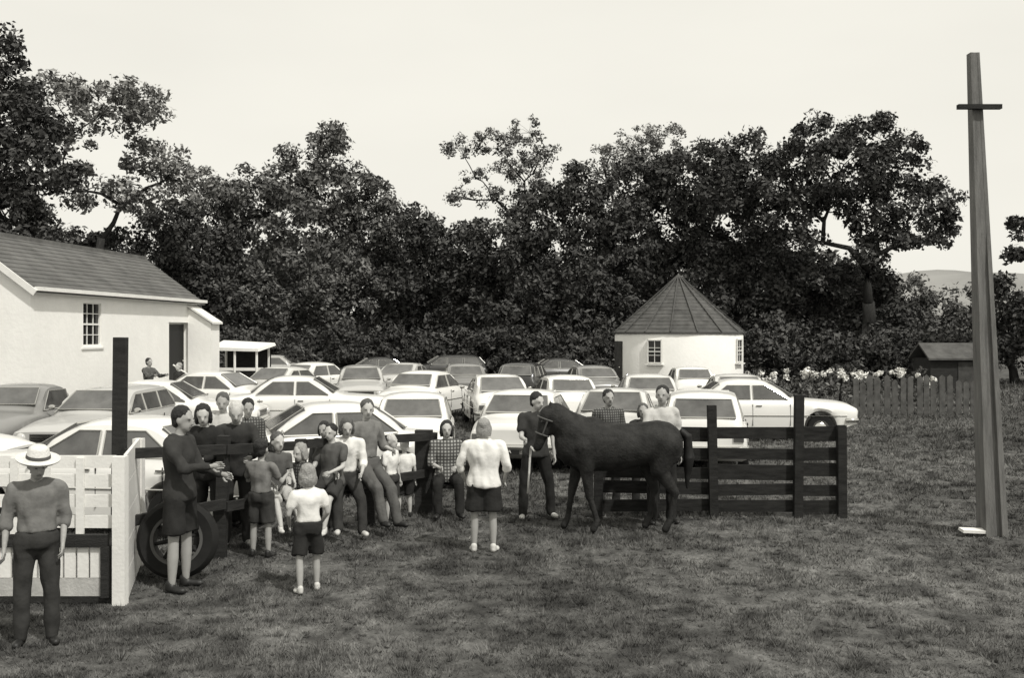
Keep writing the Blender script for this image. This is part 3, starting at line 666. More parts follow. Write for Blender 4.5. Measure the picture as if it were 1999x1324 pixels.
def make_car(kind, loc, rz, paint, label, group='parked cars', roofm=None, chrome_trim=True, plate=None, glassm='glass'):
    c = CAR[kind]; L, Wd = c['L'], c['W']
    root = tag(empty('van' if kind == 'van' else ('pickup_truck' if kind == 'ute' else 'parked_car'), (loc[0], loc[1], 0), rz), label, 'van' if kind == 'van' else ('pickup' if kind == 'ute' else 'car'), group)
    X = np.linspace(-L / 2, L / 2, 97)
    tx, tz = zip(*c['top']); bx_, bz_ = zip(*c['belt'])
    top = np.interp(X, tx, tz); belt = np.interp(X, bx_, bz_)
    k = np.array([1, 2, 3, 4, 4, 4, 3, 2, 1.]); k /= k.sum()
    sm_ = np.convolve(np.pad(top, 4, mode='edge'), k, 'valid'); sm_ = np.convolve(np.pad(sm_, 4, mode='edge'), k, 'valid')
    e_ = np.clip((L / 2 - np.abs(X)) / .25, 0, 1); top = sm_ * e_ + top * (1 - e_)
    belt = np.convolve(np.pad(belt, 4, mode='edge'), k, 'valid')
    top = top + .035 * np.exp(-((X - sum(c['roof']) / 2) / ((c['roof'][1] - c['roof'][0]) * .75)) ** 2)
    belt = np.minimum(belt, top - .02)
    H, BM = c['H'], np.interp(0, bx_, bz_)
    def halfw(x): return Wd * (1 - .10 * (abs(x) / (L / 2)) ** 3.5) - (.05 if abs(x) > L / 2 - .02 else 0)
    def ys(x, z): return halfw(x) * (.905 - .20 * max(0, min(1, (z - BM) / (H - BM))) ** 1.15)
    V, F = [], []; NS = 14
    for x, tp, bl in zip(X, top, belt):
        w = halfw(x); zb = .24 + .14 * ss((abs(x) - L / 2 + .5) / .5)
        for xw in c['wb']:
            dd = (TYRE_R + .065) ** 2 - (x - xw) ** 2
            if dd > 0: zb = max(zb, TYRE_R + math.sqrt(dd))
        zb = min(zb, bl - .1)
        cab = max(0, min(1, (tp - bl - .1) / .2))
        sec = [(0, zb), (.86 * w, zb), (.965 * w, zb + .035), (w, zb + .45 * (bl - zb)), (.992 * w, bl - .13), (.965 * w, bl - .045), (.92 * w, bl)]
        for t, hy, hz in ((.3, .82, .35), (.62, .70, .58), (.86, .56, .76), (.93, .42, .88), (.98, .22, .97), (1, 0, 1)):
            zc = bl + (tp - bl) * (t if cab else hz)
            zc = bl + (tp - bl) * (t * cab + hz * (1 - cab))
            if t < .9: yc = ys(x, zc)
            else: yc = ys(x, tp) * {.93: .86, .98: .50, 1: 0}[t]
            sec.append((yc * cab + hy * w * (1 - cab), zc))
        sec.append((0, sec[-1][1]))
        sec = sec[:-1]; NS = len(sec)
        V += [(x, y, z) for y, z in sec] + [(x, -y, z) for y, z in sec[1:-1][::-1]]
    NR = 2 * NS - 2
    for i in range(len(X) - 1):
        for j in range(NR): F.append((i * NR + j, i * NR + (j + 1) % NR, (i + 1) * NR + (j + 1) % NR, (i + 1) * NR + j))
    F.append(tuple(range(NR - 1, -1, -1))); F.append(tuple((len(X) - 1) * NR + j for j in range(NR)))
    F = [f[::-1] for f in F]
    body = mesh_obj('body', V, F, paint, root, smooth=True, angle=38)
    if roofm:
        body.data.materials.append(MATS[roofm])
        zc = H - .10
        for p in body.data.polygons:
            if p.center.z > zc: p.material_index = 1
    def pane(name, pts, off):
        pts = [Vector(p) for p in pts]; n = (pts[1] - pts[0]).cross(pts[3] - pts[0]).normalized()
        ctr = sum(pts, Vector()) / 4
        out = Vector((ctr.x * (.6 if abs(n.x) > .3 else 0), ctr.y, .3))
        if n.dot(out) < 0: n = -n
        o_ = [p + n * off for p in pts]; i_ = [p - n * .03 for p in pts]
        mb = MB().add(o_ + i_, [(0, 1, 2, 3), (7, 6, 5, 4)] + [(a, (a + 1) % 4, 4 + (a + 1) % 4, 4 + a) for a in range(4)])
        g_ = mb.build(name, glassm, root)
        if chrome_trim:
            fr = MB()
            for a in range(4): fr.tube([o_[a], o_[(a + 1) % 4]], .012, 5)
            fr.build('trim', 'chrome', g_)
    # side windows: pillars leave gaps between panes; ends follow the raked screens
    z0, z1 = BM + .045, H - .11
    r0, r1 = c['roof']
    tops = dict()
    for s in (-1, 1):
        for i, (a, b) in enumerate(c['pan']):
            at = max(a, r0 - .02) if i == 0 else a; bt = min(b, r1 - .0) if i == len(c['pan']) - 1 else b
            pane('side_window', [(a, s * (ys(a, z0)), z0), (b, s * ys(b, z0), z0), (bt, s * ys(bt, z1), z1), (at, s * ys(at, z1), z1)], .012)
    def ramp(x):
        return float(np.interp(x, X, top))
    # windscreen and rear screen
    def screen(name, xa, xb):
        za, zb_ = ramp(xa), ramp(xb)
        pane(name, [(xa, -ys(xa, za) + .09, za), (xa, ys(xa, za) - .09, za), (xb, ys(xb, zb_) - .09, zb_), (xb, -ys(xb, zb_) + .09, zb_)], .016)
    if kind == 'van': screen('windscreen', 1.99, 1.76); screen('rear_window', -2.10, -2.03)
    elif kind == 'ute': screen('windscreen', .70, .28); pane('rear_window', [(-.745, -.55, 1.06), (-.745, .55, 1.06), (-.715, .52, 1.36), (-.715, -.52, 1.36)], .016)
    else:
        T = c['top']; f = T[-3][0], T[-4][0]
        screen('windscreen', f[0] - .05, f[1] + .04)
        if kind == 'wagon': screen('rear_window', -2.07, -1.80)
        elif kind == 'fastback': screen('rear_window', -1.62, -.92)
        elif kind == 'mini': screen('rear_window', -1.52, -1.18)
        else: screen('rear_window', -1.37, -.98)
    if kind == 'ute':
        MB().box((-1.5, 0, .964), (1.3, 1.3, .02)).build('load_bed', 'black_trim', root)
    # wheels
    for xw in c['wb']:
        for s in (-1, 1):
            y = s * (halfw(xw) - .085)
            wh = MB().lathe([(.19, -.075), (.29, -.08), (TYRE_R, -.045), (TYRE_R, .045), (.29, .08), (.19, .075)], 26, (xw, y, TYRE_R), 'Y', close=True).build('wheel', 'rubber', root, smooth=True, angle=40)
            MB().lathe([(.195, .0), (.19, .05 * s), (.15, .045 * s), (.14, .058 * s), (.07, .075 * s), (.0, .08 * s)], 20, (xw, y, TYRE_R), 'Y').build('hubcap', 'chrome', wh, smooth=True, angle=40)
    for e in (-1, 1):
        xx = e * (L / 2 + .035); hw = halfw(L / 2 * .97)
        b_ = MB(); b_.tube([(xx - e * .32, -hw - .02, .50), (xx - e * .05, -hw + .03, .50), (xx, -hw * .6, .50), (xx + e * .015, 0, .50), (xx, hw * .6, .50), (xx - e * .05, hw - .03, .50), (xx - e * .32, hw + .02, .50)], .055, 8)
        b_.build('bumper', 'chrome', root, smooth=True)
        zz = float(np.interp(e * L / 2, bx_, bz_)) - .09
        if kind == 'van': zz = .82
        for s in (-1, 1):
            if e > 0:
                hl = MB().lathe([(.0, .05), (.06, .045), (.085, .02), (.095, -.03)], 16, (0, 0, 0), 'Y').build('headlight', 'lamp_glass', root, smooth=True)
                hl.location = (L / 2 - .01, s * (hw - .19), zz); hl.rotation_euler = (0, 0, R(-90))
            else:
                MB().box((-L / 2 - .002, s * (hw - .14), zz), (.04, .17, .11)).build('taillight', 'tail_glass', root)
    gr = MB(); zz = float(np.interp(L / 2, bx_, bz_)) - .09
    gr.box((L / 2 - .004, 0, zz), (.02, 2 * (Wd - .42), .14))
    gro = gr.build('grille', 'black_trim', root)
    for k in range(5): MB().box((L / 2 + .010, 0, zz - .055 + .0275 * k), (.014, 2 * (Wd - .43), .009)).build('grille_bar', 'chrome', gro)
    for e in (-1, 1):
        pl = MB().box((e * (L / 2 + .075), 0, .44), (.012, .36, .11)).build('licence_plate', 'plate_black', root)
        if plate and e == plate[0]:
            cu = bpy.data.curves.new('plate_text', 'FONT'); cu.body = plate[1]; cu.size = .12; cu.align_x = 'CENTER'; cu.align_y = 'CENTER'; cu.extrude = .001
            cu.materials.append(MATS['white_paint'])
            tm = bpy.data.objects.new('plate_tmp', cu); me = bpy.data.meshes.new_from_object(tm); bpy.data.objects.remove(tm)
            me.transform(Matrix.Translation((e * (L / 2 + .084), 0, .44)) @ Matrix.Rotation(R(90 * e), 4, 'Z') @ Matrix.Rotation(R(90), 4, 'X'))
            link(bpy.data.objects.new('plate_letter', me), pl)
    for s in (-1, 1):
        for xh in ([p[0] + .12 for p in c['pan']][-2:]):
            MB().box((xh, s * (halfw(xh) * .985 + .012), BM - .10), (.13, .025, .022)).build('door_handle', 'chrome', root)
        MB().tube([(x_, s * (halfw(x_) + .004), .60) for x_ in np.linspace(-L / 2 + .25, L / 2 - .25, 9)], .011, 5).build('side_trim', 'chrome', root)
        for xs_ in sorted({p[1] + .04 for p in c['pan']} | {c['pan'][0][0] + .1}):
            MB().box((xs_, s * (halfw(xs_) * .993), .62), (.008, .016, .5)).build('door_seam', 'black_trim', root)
    if chrome_trim:
        for s in (1,):
            mr = MB(); xm = c['pan'][-1][1] - .02
            mr.tube([(xm, s * halfw(xm) * .93, BM + .01), (xm, s * (halfw(xm) + .05), BM + .09)], .008, 5); mr.ball((xm - .01, s * (halfw(xm) + .06), BM + .11), (.02, .07, .045))
            mr.build('wing_mirror', 'chrome', root)
    return root

def car_at(kind, px, d, deg, paint, label, **k): return make_car(kind, (wx(px, d), d), R(deg), paint, label, **k)
# deg: 0 = nose to picture-right (+X), 90 = nose away, 180 = nose to -X, 270 = nose to the camera
car_at('sedan', 215, 13.3, 172, 'car_white', 'white sedan parked behind the slatted white stock gate')
car_at('sedan', 608, 15.9, 198, 'car_white', 'white sedan with raked screen behind the crowd at the rail fence')
car_at('mini', 812, 19.3, 93, 'car_white', 'small round-roofed white car behind the thick fence post')
car_at('sedan', 1033, 20.0, 80, 'car_white', 'white sedan with lettered rear plate, beside the horse handler', plate=(-1, 'A'))
car_at('fastback', 1201, 19.9, 260, 'car_cream', 'cream fastback behind the horse')
car_at('wagon', 1372, 19.7, 80, 'car_white', 'white station wagon behind the rail yard and the pale-shirted man')
car_at('sedan', 1480, 24.2, -3, 'car_white', 'white sedan parked side-on with its nose towards the pole')
car_at('sedan', 606, 25.9, 3, 'car_white', 'white sedan, side-on, in the row behind the crowd, nose towards the hut')
car_at('sedan', 332, 23.5, 2, 'car_white', 'white sedan parked side-on below the cottage door')
car_at('wagon', 205, 19.9, 268, 'car_pale', 'pale station wagon between the grey pickup and the dark stake')
car_at('ute', 40, 20.2, 270, 'car_grey', 'grey pickup with a chrome-barred nose beside the cottage')
car_at('mini', -190, 16.2, 0, 'car_white', 'white car mostly hidden beyond the man in the hat')
car_at('sedan', 542, 32.6, 250, 'car_cream', 'cream sedan parked nose-on beside the stall')
car_at('mini', 628, 38.5, 62, 'car_white', 'small white car at the end of the rear row next to the dark sedans')
car_at('wagon', 706, 32.8, 278, 'car_pale', 'pale station wagon parked nose-on in the rear row')
car_at('sedan', 838, 29.8, 72, 'car_white', 'white sedan seen tail-on next to the pale nose-on wagon')
car_at('fastback', 968, 27.4, 98, 'car_white', 'white fastback seen tail-on between two rear-row sedans')
car_at('mini', 1098, 27.0, 98, 'car_white', 'small white car standing alone in the rear row left of the hut'.replace(' left of', ' before'))
car_at('sedan', 1262, 27.5, 88, 'car_cream', 'cream sedan parked close to the hut wall')
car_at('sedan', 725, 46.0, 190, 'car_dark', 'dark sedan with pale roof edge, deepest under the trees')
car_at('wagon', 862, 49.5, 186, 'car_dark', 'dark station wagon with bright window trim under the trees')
car_at('fastback', 1432, 27.6, 86, 'car_cream', 'cream fastback between the hut and the white station wagon')
car_at('sedan', 440, 28.8, -14, 'car_white', 'white sedan parked side-on right beside the cottage annex')
car_at('fastback', 795, 37.8, 80, 'car_pale', 'pale fastback in the deep row behind the pale nose-on wagon')
car_at('sedan', 906, 36.6, 96, 'car_grey', 'grey sedan in the deep row below the dark station wagon')
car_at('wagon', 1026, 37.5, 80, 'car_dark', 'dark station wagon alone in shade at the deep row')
car_at('sedan', 1150, 34.5, 100, 'car_grey', 'grey sedan in the deep row by the hut door')
car_at('mini', 1345, 34.0, 88, 'car_white', 'small white car tight against the hut below its windows')
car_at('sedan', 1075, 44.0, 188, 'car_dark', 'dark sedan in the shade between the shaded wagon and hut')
car_at('sedan', 520, 50.0, 178, 'car_pale', 'pale sedan under the trees beyond the stall')
ad = 38.0; ax0, ax1 = wx(424, ad), wx(526, ad); acx = (ax0 + ax1) / 2
stall = tag(empty('refreshment_stall', (acx, ad, 0)), 'refreshment stall with white awning and pale counter beyond the cottage annex', 'stall')
hw_ = (ax1 - ax0) / 2
cn = MB().add([(-hw_, -.9, 1.86), (hw_ * .82, -.9, 1.82), (hw_ * 1.05, .9, 2.02), (-hw_, .9, 2.10), (-hw_, -.9, 1.98), (hw_ * .78, -.9, 1.92), (hw_ * 1.0, .9, 2.12), (-hw_, .9, 2.22)], [(0, 3, 2, 1), (4, 5, 6, 7), (0, 1, 5, 4), (1, 2, 6, 5), (2, 3, 7, 6), (3, 0, 4, 7)]).build('awning', 'cloth_white', stall)
for x_, y_ in ((-hw_ + .12, -.78), (-.1, -.78), (hw_ * .72, -.78), (-hw_ + .12, .8), (hw_ * .78, .8)): MB().tube([(x_, y_, 0), (x_, y_, 1.95)], .045, 8).build('post', 'white_paint', stall)
MB().box((0, -.55, 1.17), (2 * hw_ * .85, .5, .10)).build('counter_top', 'white_paint', stall)
for k in range(9): MB().box((-hw_ * .76 + k * hw_ * .19, -.62, .56), (hw_ * .185, .03, 1.1)).build('counter_board', 'grey_wood', stall)
MB().box((0, .86, .95), (2 * hw_ * .86, .03, 1.9)).build('back_panel', 'dark_wood', stall)

# ================================================================== CART AND STOCK CRATE
FA, FB = Vector((wx(233, 10.3), 10.3, 0)), Vector((wx(828, 14.2), 14.2, 0))
rail = tag(empty('rail_fence'), 'dark post-and-rail fence with one tall post, where the crowd leans and sits', 'fence')
def FP(t, z, off=0.0):
    n_ = Vector((-(FB - FA).y, (FB - FA).x, 0)).normalized()
    return FA.lerp(FB, t) + n_ * off + Vector((0, 0, z))
MB().box(FP(0, 1.08), (.12, .1, 2.75), Matrix.Rotation(.012, 3, 'Y')).build('post', 'dark_wood', rail)
for t, zt in ((.27, 1.36), (.52, 1.22), (.77, 1.2)): MB().box(FP(t, zt / 2 - .1), (.12, .11, zt + .2), Matrix.Rotation(random.uniform(-.03, .03), 3, 'Y')).build('post', 'dark_wood', rail)
MB().box(FP(1, .5), (.24, .17, 1.3)).build('post', 'dark_wood', rail)
ts = (0, .27, .52, .77, 1.04)
for z0, z1 in ((1.27, 1.07), (.62, .55)):
    for k in range(4):
        za, zb_ = z0 + (z1 - z0) * ts[k], z0 + (z1 - z0) * ts[k + 1]
        MB().beam(FP(ts[k] - .005, za + random.uniform(-.02, .02), -.09), FP(ts[k + 1] - .008, zb_ + random.uniform(-.02, .02), -.09), .06, .105).build('rail', 'dark_wood', rail)
cw = Vector((wx(346, 10.25), 10.28, .43))
wheel = tag(empty('cart_wheel', cw, R(8)), 'thick dark wheel with a pale rim edge propped against the rail fence', 'wheel')
wheel.rotation_euler = (R(-5), 0, R(8)); Rw = .40
MB().lathe([(Rw - .15, -.085), (Rw - .05, -.10), (Rw - .01, -.06), (Rw, 0), (Rw - .01, .06), (Rw - .05, .10), (Rw - .15, .085)], 36, (0, 0, 0), 'Y', close=True).build('tyre', 'rubber', wheel, smooth=True, angle=50)
MB().lathe([(Rw - .175, -.09), (Rw - .145, -.092), (Rw - .14, .09), (Rw - .175, .09)], 36, (0, 0, 0), 'Y', close=True).build('rim', 'leather', wheel, smooth=True, angle=40)
MB().lathe([(0, -.07), (.07, -.07), (.09, -.02), (.09, .05), (0, .05)], 18, (0, 0, 0), 'Y').build('hub', 'dark_wood', wheel, smooth=True, angle=40)
for k in range(8):
    a = 2 * math.pi * k / 8 + .2
    MB().tube([(.07 * math.cos(a), -.02, .07 * math.sin(a)), ((Rw - .16) * math.cos(a), -.02, (Rw - .16) * math.sin(a))], [.026, .02], 6).build('spoke', 'dark_wood', wheel)

sd = 9.43
crate = tag(empty('stock_gate', (wx(232, sd), sd, 0)), 'white railed stock gate with low slats, dark sill frame and tall white corner post', 'gate')
def SX(px): return wx(px, sd) - wx(232, sd)
Lc = SX(-40)
MB().box((SX(237), -.02, .68), (.115, .10, 1.37)).build('corner_post', 'white_paint', crate)
for k in range(5):                                    # the boarded side runs back from the corner
    a = Vector((SX(240) + .01, .04, .14 + .275 * k)); b_ = a + Vector((-.42, 1.5, 0))
    MB().beam(a, b_, .03, .268).build('side_board', 'white_paint', crate)
MB().box((SX(240) - .42, 1.56, .68), (.1, .1, 1.37)).build('corner_post', 'white_paint', crate)
gate = MB().box(((Lc + SX(212)) / 2, 0, .585), (SX(212) - Lc, .07, .115)).build('gate_rail', 'dark_wood', crate)
MB().box((SX(207), -.004, .30), (.075, .06, .47)).build('gate_stile', 'dark_wood', crate)
x = SX(199) - .055
while x > Lc:
    MB().box((x, .01, .385), (.098, .025, .285)).build('slat', 'white_paint', crate); x -= .119
MB().box(((Lc + SX(203)) / 2, .014, .155), (SX(203) - Lc, .03, .165)).build('lower_board', 'pale_wood', crate)
MB().box(((Lc + SX(225)) / 2, .05, .04), (SX(225) - Lc, .09, .06)).build('sill_beam', 'dark_wood', crate)
MB().box((Lc, -.0, .66), (.1, .1, 1.33)).build('corner_post', 'white_paint', crate)
for z in (.76, .95, 1.14, 1.31): MB().box(((Lc + SX(225)) / 2, .02 + random.uniform(-.004, .004), z), (SX(225) - Lc, .03, .115), Matrix.Rotation(random.uniform(-.012, .012), 3, 'Y')).build('rail', 'white_paint', crate)
for px_ in (30, 92, 158): MB().box((SX(px_), -.012, 1.0), (.07, .026, .70)).build('upright', 'white_paint', crate)

# ================================================================== PEOPLE
UPP = Vector((0, 0, 1))
def person(label, px, py, H, rz, shirt='cloth_grey', sleeve='long', legs='trousers', legm='cloth_dark', hair='hair_dark', hairstyle='short', shoes='shoe_dark', skin='skin', d=None,
           lean=0.0, headtilt=0.0, headturn=0.0, arms=None, legpose=None, hat=None, face=False, tucked=None, build=1.0, kid=False, group='people at the gathering', seat=None):
    if d is None: X, Y = ground(px, py)
    else: X, Y = wx(px, d), d
    s = H / 1.75
    hs = 1.22 if kid else 1.0                          # a child's head is larger for its body
    ls = .93 if kid else 1.0
    if tucked is None: tucked = shirt not in ('cloth_dark', 'cloth_black', 'cloth_mid', 'cloth_plaid')
    arms = arms or {}; legpose = legpose or {}
    hipz = .92 * ls
    ML = Matrix.Rotation(R(lean), 3, 'X')             # lean towards -Y (the way the figure faces)
    hip = Vector((0, 0, hipz))
    def U(x, y, z): return (hip + ML @ (Vector((x, y, z)) - Vector((0, 0, .92)))) * s
    # legs first, so the feet find the ground
    J = {}
    low = 9
    for sd_ in (-1, 1):
        th, sh = legpose.get(sd_, ((.06 * sd_, 0, -1), (.02 * sd_, .03, -1)))
        h_ = Vector((sd_ * .095, 0, hipz - .02)) * s
        kn = h_ + Vector(th).normalized() * .43 * ls * s
        an_ = kn + Vector(sh).normalized() * .40 * ls * s
        J[sd_] = [h_, kn, an_]; low = min(low, an_.z)
    dz = .085 * s - low
    if seat is not None: dz = seat - hipz * s + .09 * s
    Z = Vector((0, 0, dz))
    for k in J: J[k] = [p + Z for p in J[k]]
    def UU(x, y, z): return U(x, y, z) + Z
    sk, sh_, tr_, ho, fing = MB(), MB(), MB(), [], MB()
    bw_ = build
    # torso
    TR = [(.83, .10, .08, 0), (.87, .148, .105, .0), (.93, .166, .116, 0), (1.02, .152, .106, .004), (1.10, .142, .100, .006), (1.20, .152, .106, .010), (1.30, .168, .112, .012), (1.38, .172, .104, .012), (1.435, .140, .084, .014), (1.475, .085, .064, .014), (1.49, .05, .045, .012)]
    def torso(mb, inf, zlo=0, zhi=9, hem=False):
        n = 18; vs, fs = [], []
        TQ = [q for q in TR if zlo <= q[0] <= zhi]
        if hem: TQ = [(.855, .168, .122, .004), (.90, .176, .124, .004), (.96, .166, .116, .004)] + [q for q in TQ if q[0] > .97]
        for (z, a, b, yo) in TQ:
            for k in range(n):
                t = 2 * math.pi * k / n
                vs.append(UU((a * bw_ + inf) * math.cos(t), yo + (b * bw_ + inf) * math.sin(t), z))
        m_ = len(TQ)
        for i_ in range(m_ - 1):
            for k in range(n): fs.append((i_ * n + k, i_ * n + (k + 1) % n, (i_ + 1) * n + (k + 1) % n, (i_ + 1) * n + k))
        fs.append(tuple(range(n - 1, -1, -1))); fs.append(tuple((m_ - 1) * n + k for k in range(n)))
        mb.add(vs, fs)
    torso(sk, -.018)
    for sd_ in (-1, 1): sk.capsule(UU(sd_ * .10, .012, 1.42), UU(sd_ * .175 * bw_, .01, 1.415), .055 * s, .05 * s)
    sk.capsule(UU(0, .015, 1.42), UU(0, -.005, 1.53), .058 * s, .052 * s)
    # head
    HT = ML @ Matrix.Rotation(R(headturn), 3, 'Z') @ Matrix.Rotation(R(headtilt), 3, 'X')
    hc = UU(0, -.01, 1.53) + HT @ Vector((0, -.015, .105 * hs)) * s
    def HD_(x, y, z): return hc + HT @ (Vector((x, y, z)) * s * hs)
    sk.ball(HD_(0, .012, .025), tuple(k * s * hs for k in (.078, .095, .095)), HT, 16, 10)
    sk.ball(HD_(0, -.018, -.045), tuple(k * s * hs for k in (.060, .070, .075)), HT, 14, 8)
    sk.ball(HD_(0, -.045, -.088), tuple(k * s * hs for k in (.033, .034, .028)), HT)
    sk.capsule(HD_(0, -.086, .012), HD_(0, -.103, -.026), .012 * s * hs, .017 * s * hs, 8)
    for sd_ in (-1, 1):
        sk.ball(HD_(sd_ * .080, .012, -.012), tuple(k * s * hs for k in (.012, .022, .034)), HT, 8, 6)
        sk.ball(HD_(sd_ * .031, -.072, .027), tuple(k * s * hs for k in (.026, .016, .012)), HT, 8, 6)
    # arms
    for sd_ in (-1, 1):
        ua, fa = arms.get(sd_, ((.18 * sd_, .05, -1), (.06 * sd_, -.22, -1)))
        shd = UU(sd_ * .185 * bw_, .01, 1.41)
        el = shd + ML @ Vector(ua).normalized() * .285 * s; wr = el + ML @ Vector(fa).normalized() * .25 * s
        fd_ = (wr - el).normalized()
        sk.capsule(shd, el, .046 * s, .038 * s); sk.capsule(el, wr, .038 * s, .026 * s)
        sk.ball(wr + fd_ * .045 * s, (.036 * s, .022 * s, .045 * s), fd_.to_track_quat('Z', 'X').to_matrix(), 10, 6)
        q = fd_.to_track_quat('Z', 'X').to_matrix()
        for k in range(4):                             # four curled fingers and a thumb
            b0 = wr + q @ Vector(((-.027 + .018 * k), 0, .075)) * s
            ln = (.065, .078, .072, .055)[k]
            m1 = b0 + q @ Vector((0, .004, ln * .5)) * s; m2 = m1 + q @ Vector((0, .026, ln * .42)) * s
            fing.tube([b0 - q @ Vector((0, 0, .02)) * s, b0, m1, m2], [.0095 * s, .0095 * s, .0088 * s, .006 * s], 6)
        tb = wr + q @ Vector((-.03, .004, .03)) * s
        fing.tube([tb, tb + q @ Vector((-.026, .01, .03)) * s, tb + q @ Vector((-.024, .024, .06)) * s], [.012 * s, .011 * s, .007 * s], 6)
        if sleeve == 'long':
            sh_.capsule(shd, el, .066 * s, .055 * s); sh_.capsule(el, el.lerp(wr, .92), .055 * s, .042 * s)
        elif sleeve == 'elbow':
            sh_.capsule(shd, el, .068 * s, .062 * s); sh_.capsule(el, el.lerp(wr, .25), .060 * s, .056 * s)
        else:
            sh_.capsule(shd, shd.lerp(el, .6), .070 * s, .068 * s)
    torso(sh_, .012, .97) if tucked else torso(sh_, .024, hem=True)
    for sd_ in (-1, 1): sh_.capsule(UU(sd_ * .06, .012, 1.44), UU(sd_ * .185 * bw_, .01, 1.412), .058 * s, .066 * s)
    # legs and feet
    for sd_ in (-1, 1):
        h_, kn, an_ = J[sd_]
        sk.capsule(h_, kn, .078 * s, .052 * s); sk.capsule(kn, kn.lerp(an_, .4), .052 * s, .055 * s); sk.capsule(kn.lerp(an_, .4), an_, .055 * s, .036 * s)
        if legs == 'trousers':
            tr_.capsule(h_, kn, .102 * s * bw_, .076 * s); tr_.capsule(kn, an_ + Vector((0, 0, -.01 * s)), .076 * s, .066 * s)
        elif legs == 'shorts':
            tr_.tube([h_, h_.lerp(kn, .4), h_.lerp(kn, .84)], [.104 * s * bw_, .104 * s * bw_, .112 * s * bw_], 14)
        fo = an_ + Vector((sd_ * .035, -.13, -.052)) * s
        fm = MB(); fm.capsule(an_ + Vector((0, .03, -.045)) * s, fo, .040 * s, .036 * s); fm.capsule(an_ + Vector((0, .02, 0)) * s, an_ + Vector((0, .01, -.05)) * s, .046 * s, .044 * s); fm.ball(fo + Vector((0, .03, .0)), (.044 * s, .075 * s, .032 * s))
        ho.append(fm)
    if legs == 'skirt':
        hem = max(.30 * s, J[1][1].z - .06 * s)
        prof = [(UU(0, 0, 1.07), .150), (UU(0, 0, 1.0), .170), (UU(0, 0, .92), .195)]
        ctr = (J[1][1] + J[-1][1]) / 2
        rows = []
        for t in (0, .15, .3, .55, .8, 1.0):
            c = UU(0, 0, 1.08).lerp(Vector((ctr.x, ctr.y + .02 * s, hem)), t)
            rows.append((c, .172 + (.066 if t < .35 else .07) * min(1, t / .3) + .03 * t))
        vs, fs = [], []; n = 22
        for c, r_ in rows:
            for k in range(n):
                a = 2 * math.pi * k / n; rr = r_ * bw_ * s * (1 + .035 * math.sin(5 * a))
                vs.append(c + Vector((rr * math.cos(a), rr * .78 * math.sin(a), 0)))
        for i in range(len(rows) - 1):
            for k in range(n): fs.append((i * n + k, i * n + (k + 1) % n, (i + 1) * n + (k + 1) % n, (i + 1) * n + k))
        fs.append(tuple(range(n))); fs.append(tuple((len(rows) - 1) * n + k for k in range(n))[::-1])
        skirt = (vs, fs)
    else:
        torso(tr_, .034 if tucked else -.012, .85, 1.03)
        tr_.ball(UU(0, 0, .86), (.10 * s, .095 * s, .07 * s))
        for sd_ in (-1, 1): tr_.ball(J[sd_][0] + Vector((0, .02, .0)), (.105 if tucked else .098) * s * bw_)
        skirt = None
    root = soft('person', sk, skin, None, .0155 * max(.72, s), 4, extra=fing)
    root.location = (X, Y, 0); root.rotation_euler = (0, 0, R(rz)); tag(root, label, 'person', group)
    vx = .016 * max(.75, s)
    soft('jacket' if shirt in ('cloth_dark', 'cloth_black') else 'shirt', sh_, shirt, root, vx, 3, .020, 13)
    if skirt: mesh_obj('skirt', skirt[0], skirt[1], legm, root, smooth=True, angle=50)
    else: soft(legs, tr_, legm, root, vx, 3, .018, 12)
    for fm in ho: soft('shoe', fm, shoes, root, .013, 3)
    # hair
    hm = MB()
    hm.ball(HD_(0, .036, .048), tuple(k * s * hs for k in (.090, .098, .092)), HT, 16, 10)
    if hairstyle == 'short': hm.ball(HD_(0, .055, -.01), tuple(k * s * hs for k in (.080, .065, .085)), HT, 12, 8)
    elif hairstyle == 'bob':
        hm.ball(HD_(0, .045, -.03), tuple(k * s * hs for k in (.100, .080, .110)), HT, 14, 8)
        for sd_ in (-1, 1): hm.ball(HD_(sd_ * .080, .02, -.03), tuple(k * s * hs for k in (.026, .06, .095)), HT, 10, 6)
    elif hairstyle == 'long':
        hm.ball(HD_(0, .05, -.05), tuple(k * s * hs for k in (.095, .070, .150)), HT, 14, 8)
        hm.ball(HD_(0, .075, -.16), tuple(k * s * hs for k in (.085, .045, .12)), HT, 14, 8)
    soft('hair', hm, hair, root, .011, 2, .008, 42)
    if hat:
        hv = MB()
        prof = [(.0, .155), (.06, .16), (.088, .135), (.10, .06), (.108, .045), (.165, .03), (.19, .045), (.188, .036), (.165, .02), (.1, .03), (.09, .055)]
        hv.lathe([(a * hs * s, b * hs * s) for a, b in prof], 26)
        hv.v = [tuple(hc + HT @ Matrix.Rotation(-.12, 3, 'X') @ (Vector(v) + Vector((0, 0, .028 * s * hs)))) for v in hv.v]
        ht = hv.build('hat', hat, root, smooth=True, angle=50)
        bd = MB().lathe([(.1015 * s, .0), (.106 * s, .0), (.102 * s, .03 * s), (.098 * s, .03 * s)], 26, close=True)
        bd.v = [tuple(hc + HT @ Matrix.Rotation(-.12, 3, 'X') @ (Vector(v) + Vector((0, 0, (.028 + .05) * s)))) for v in bd.v]
        bd.build('hat_band', 'cloth_mid', ht, smooth=True, angle=50)
    if face:
        for sd_ in (-1, 1): MB().ball(HD_(sd_ * .031, -.081, .014), tuple(k * s * hs for k in (.010, .007, .005)), HT, 8, 6).build('eye', 'eye_dark', root)
        MB().ball(HD_(0, -.083, -.058), tuple(k * s * hs for k in (.024, .009, .006)), HT, 8, 6).build('mouth', 'lip', root)
    return root

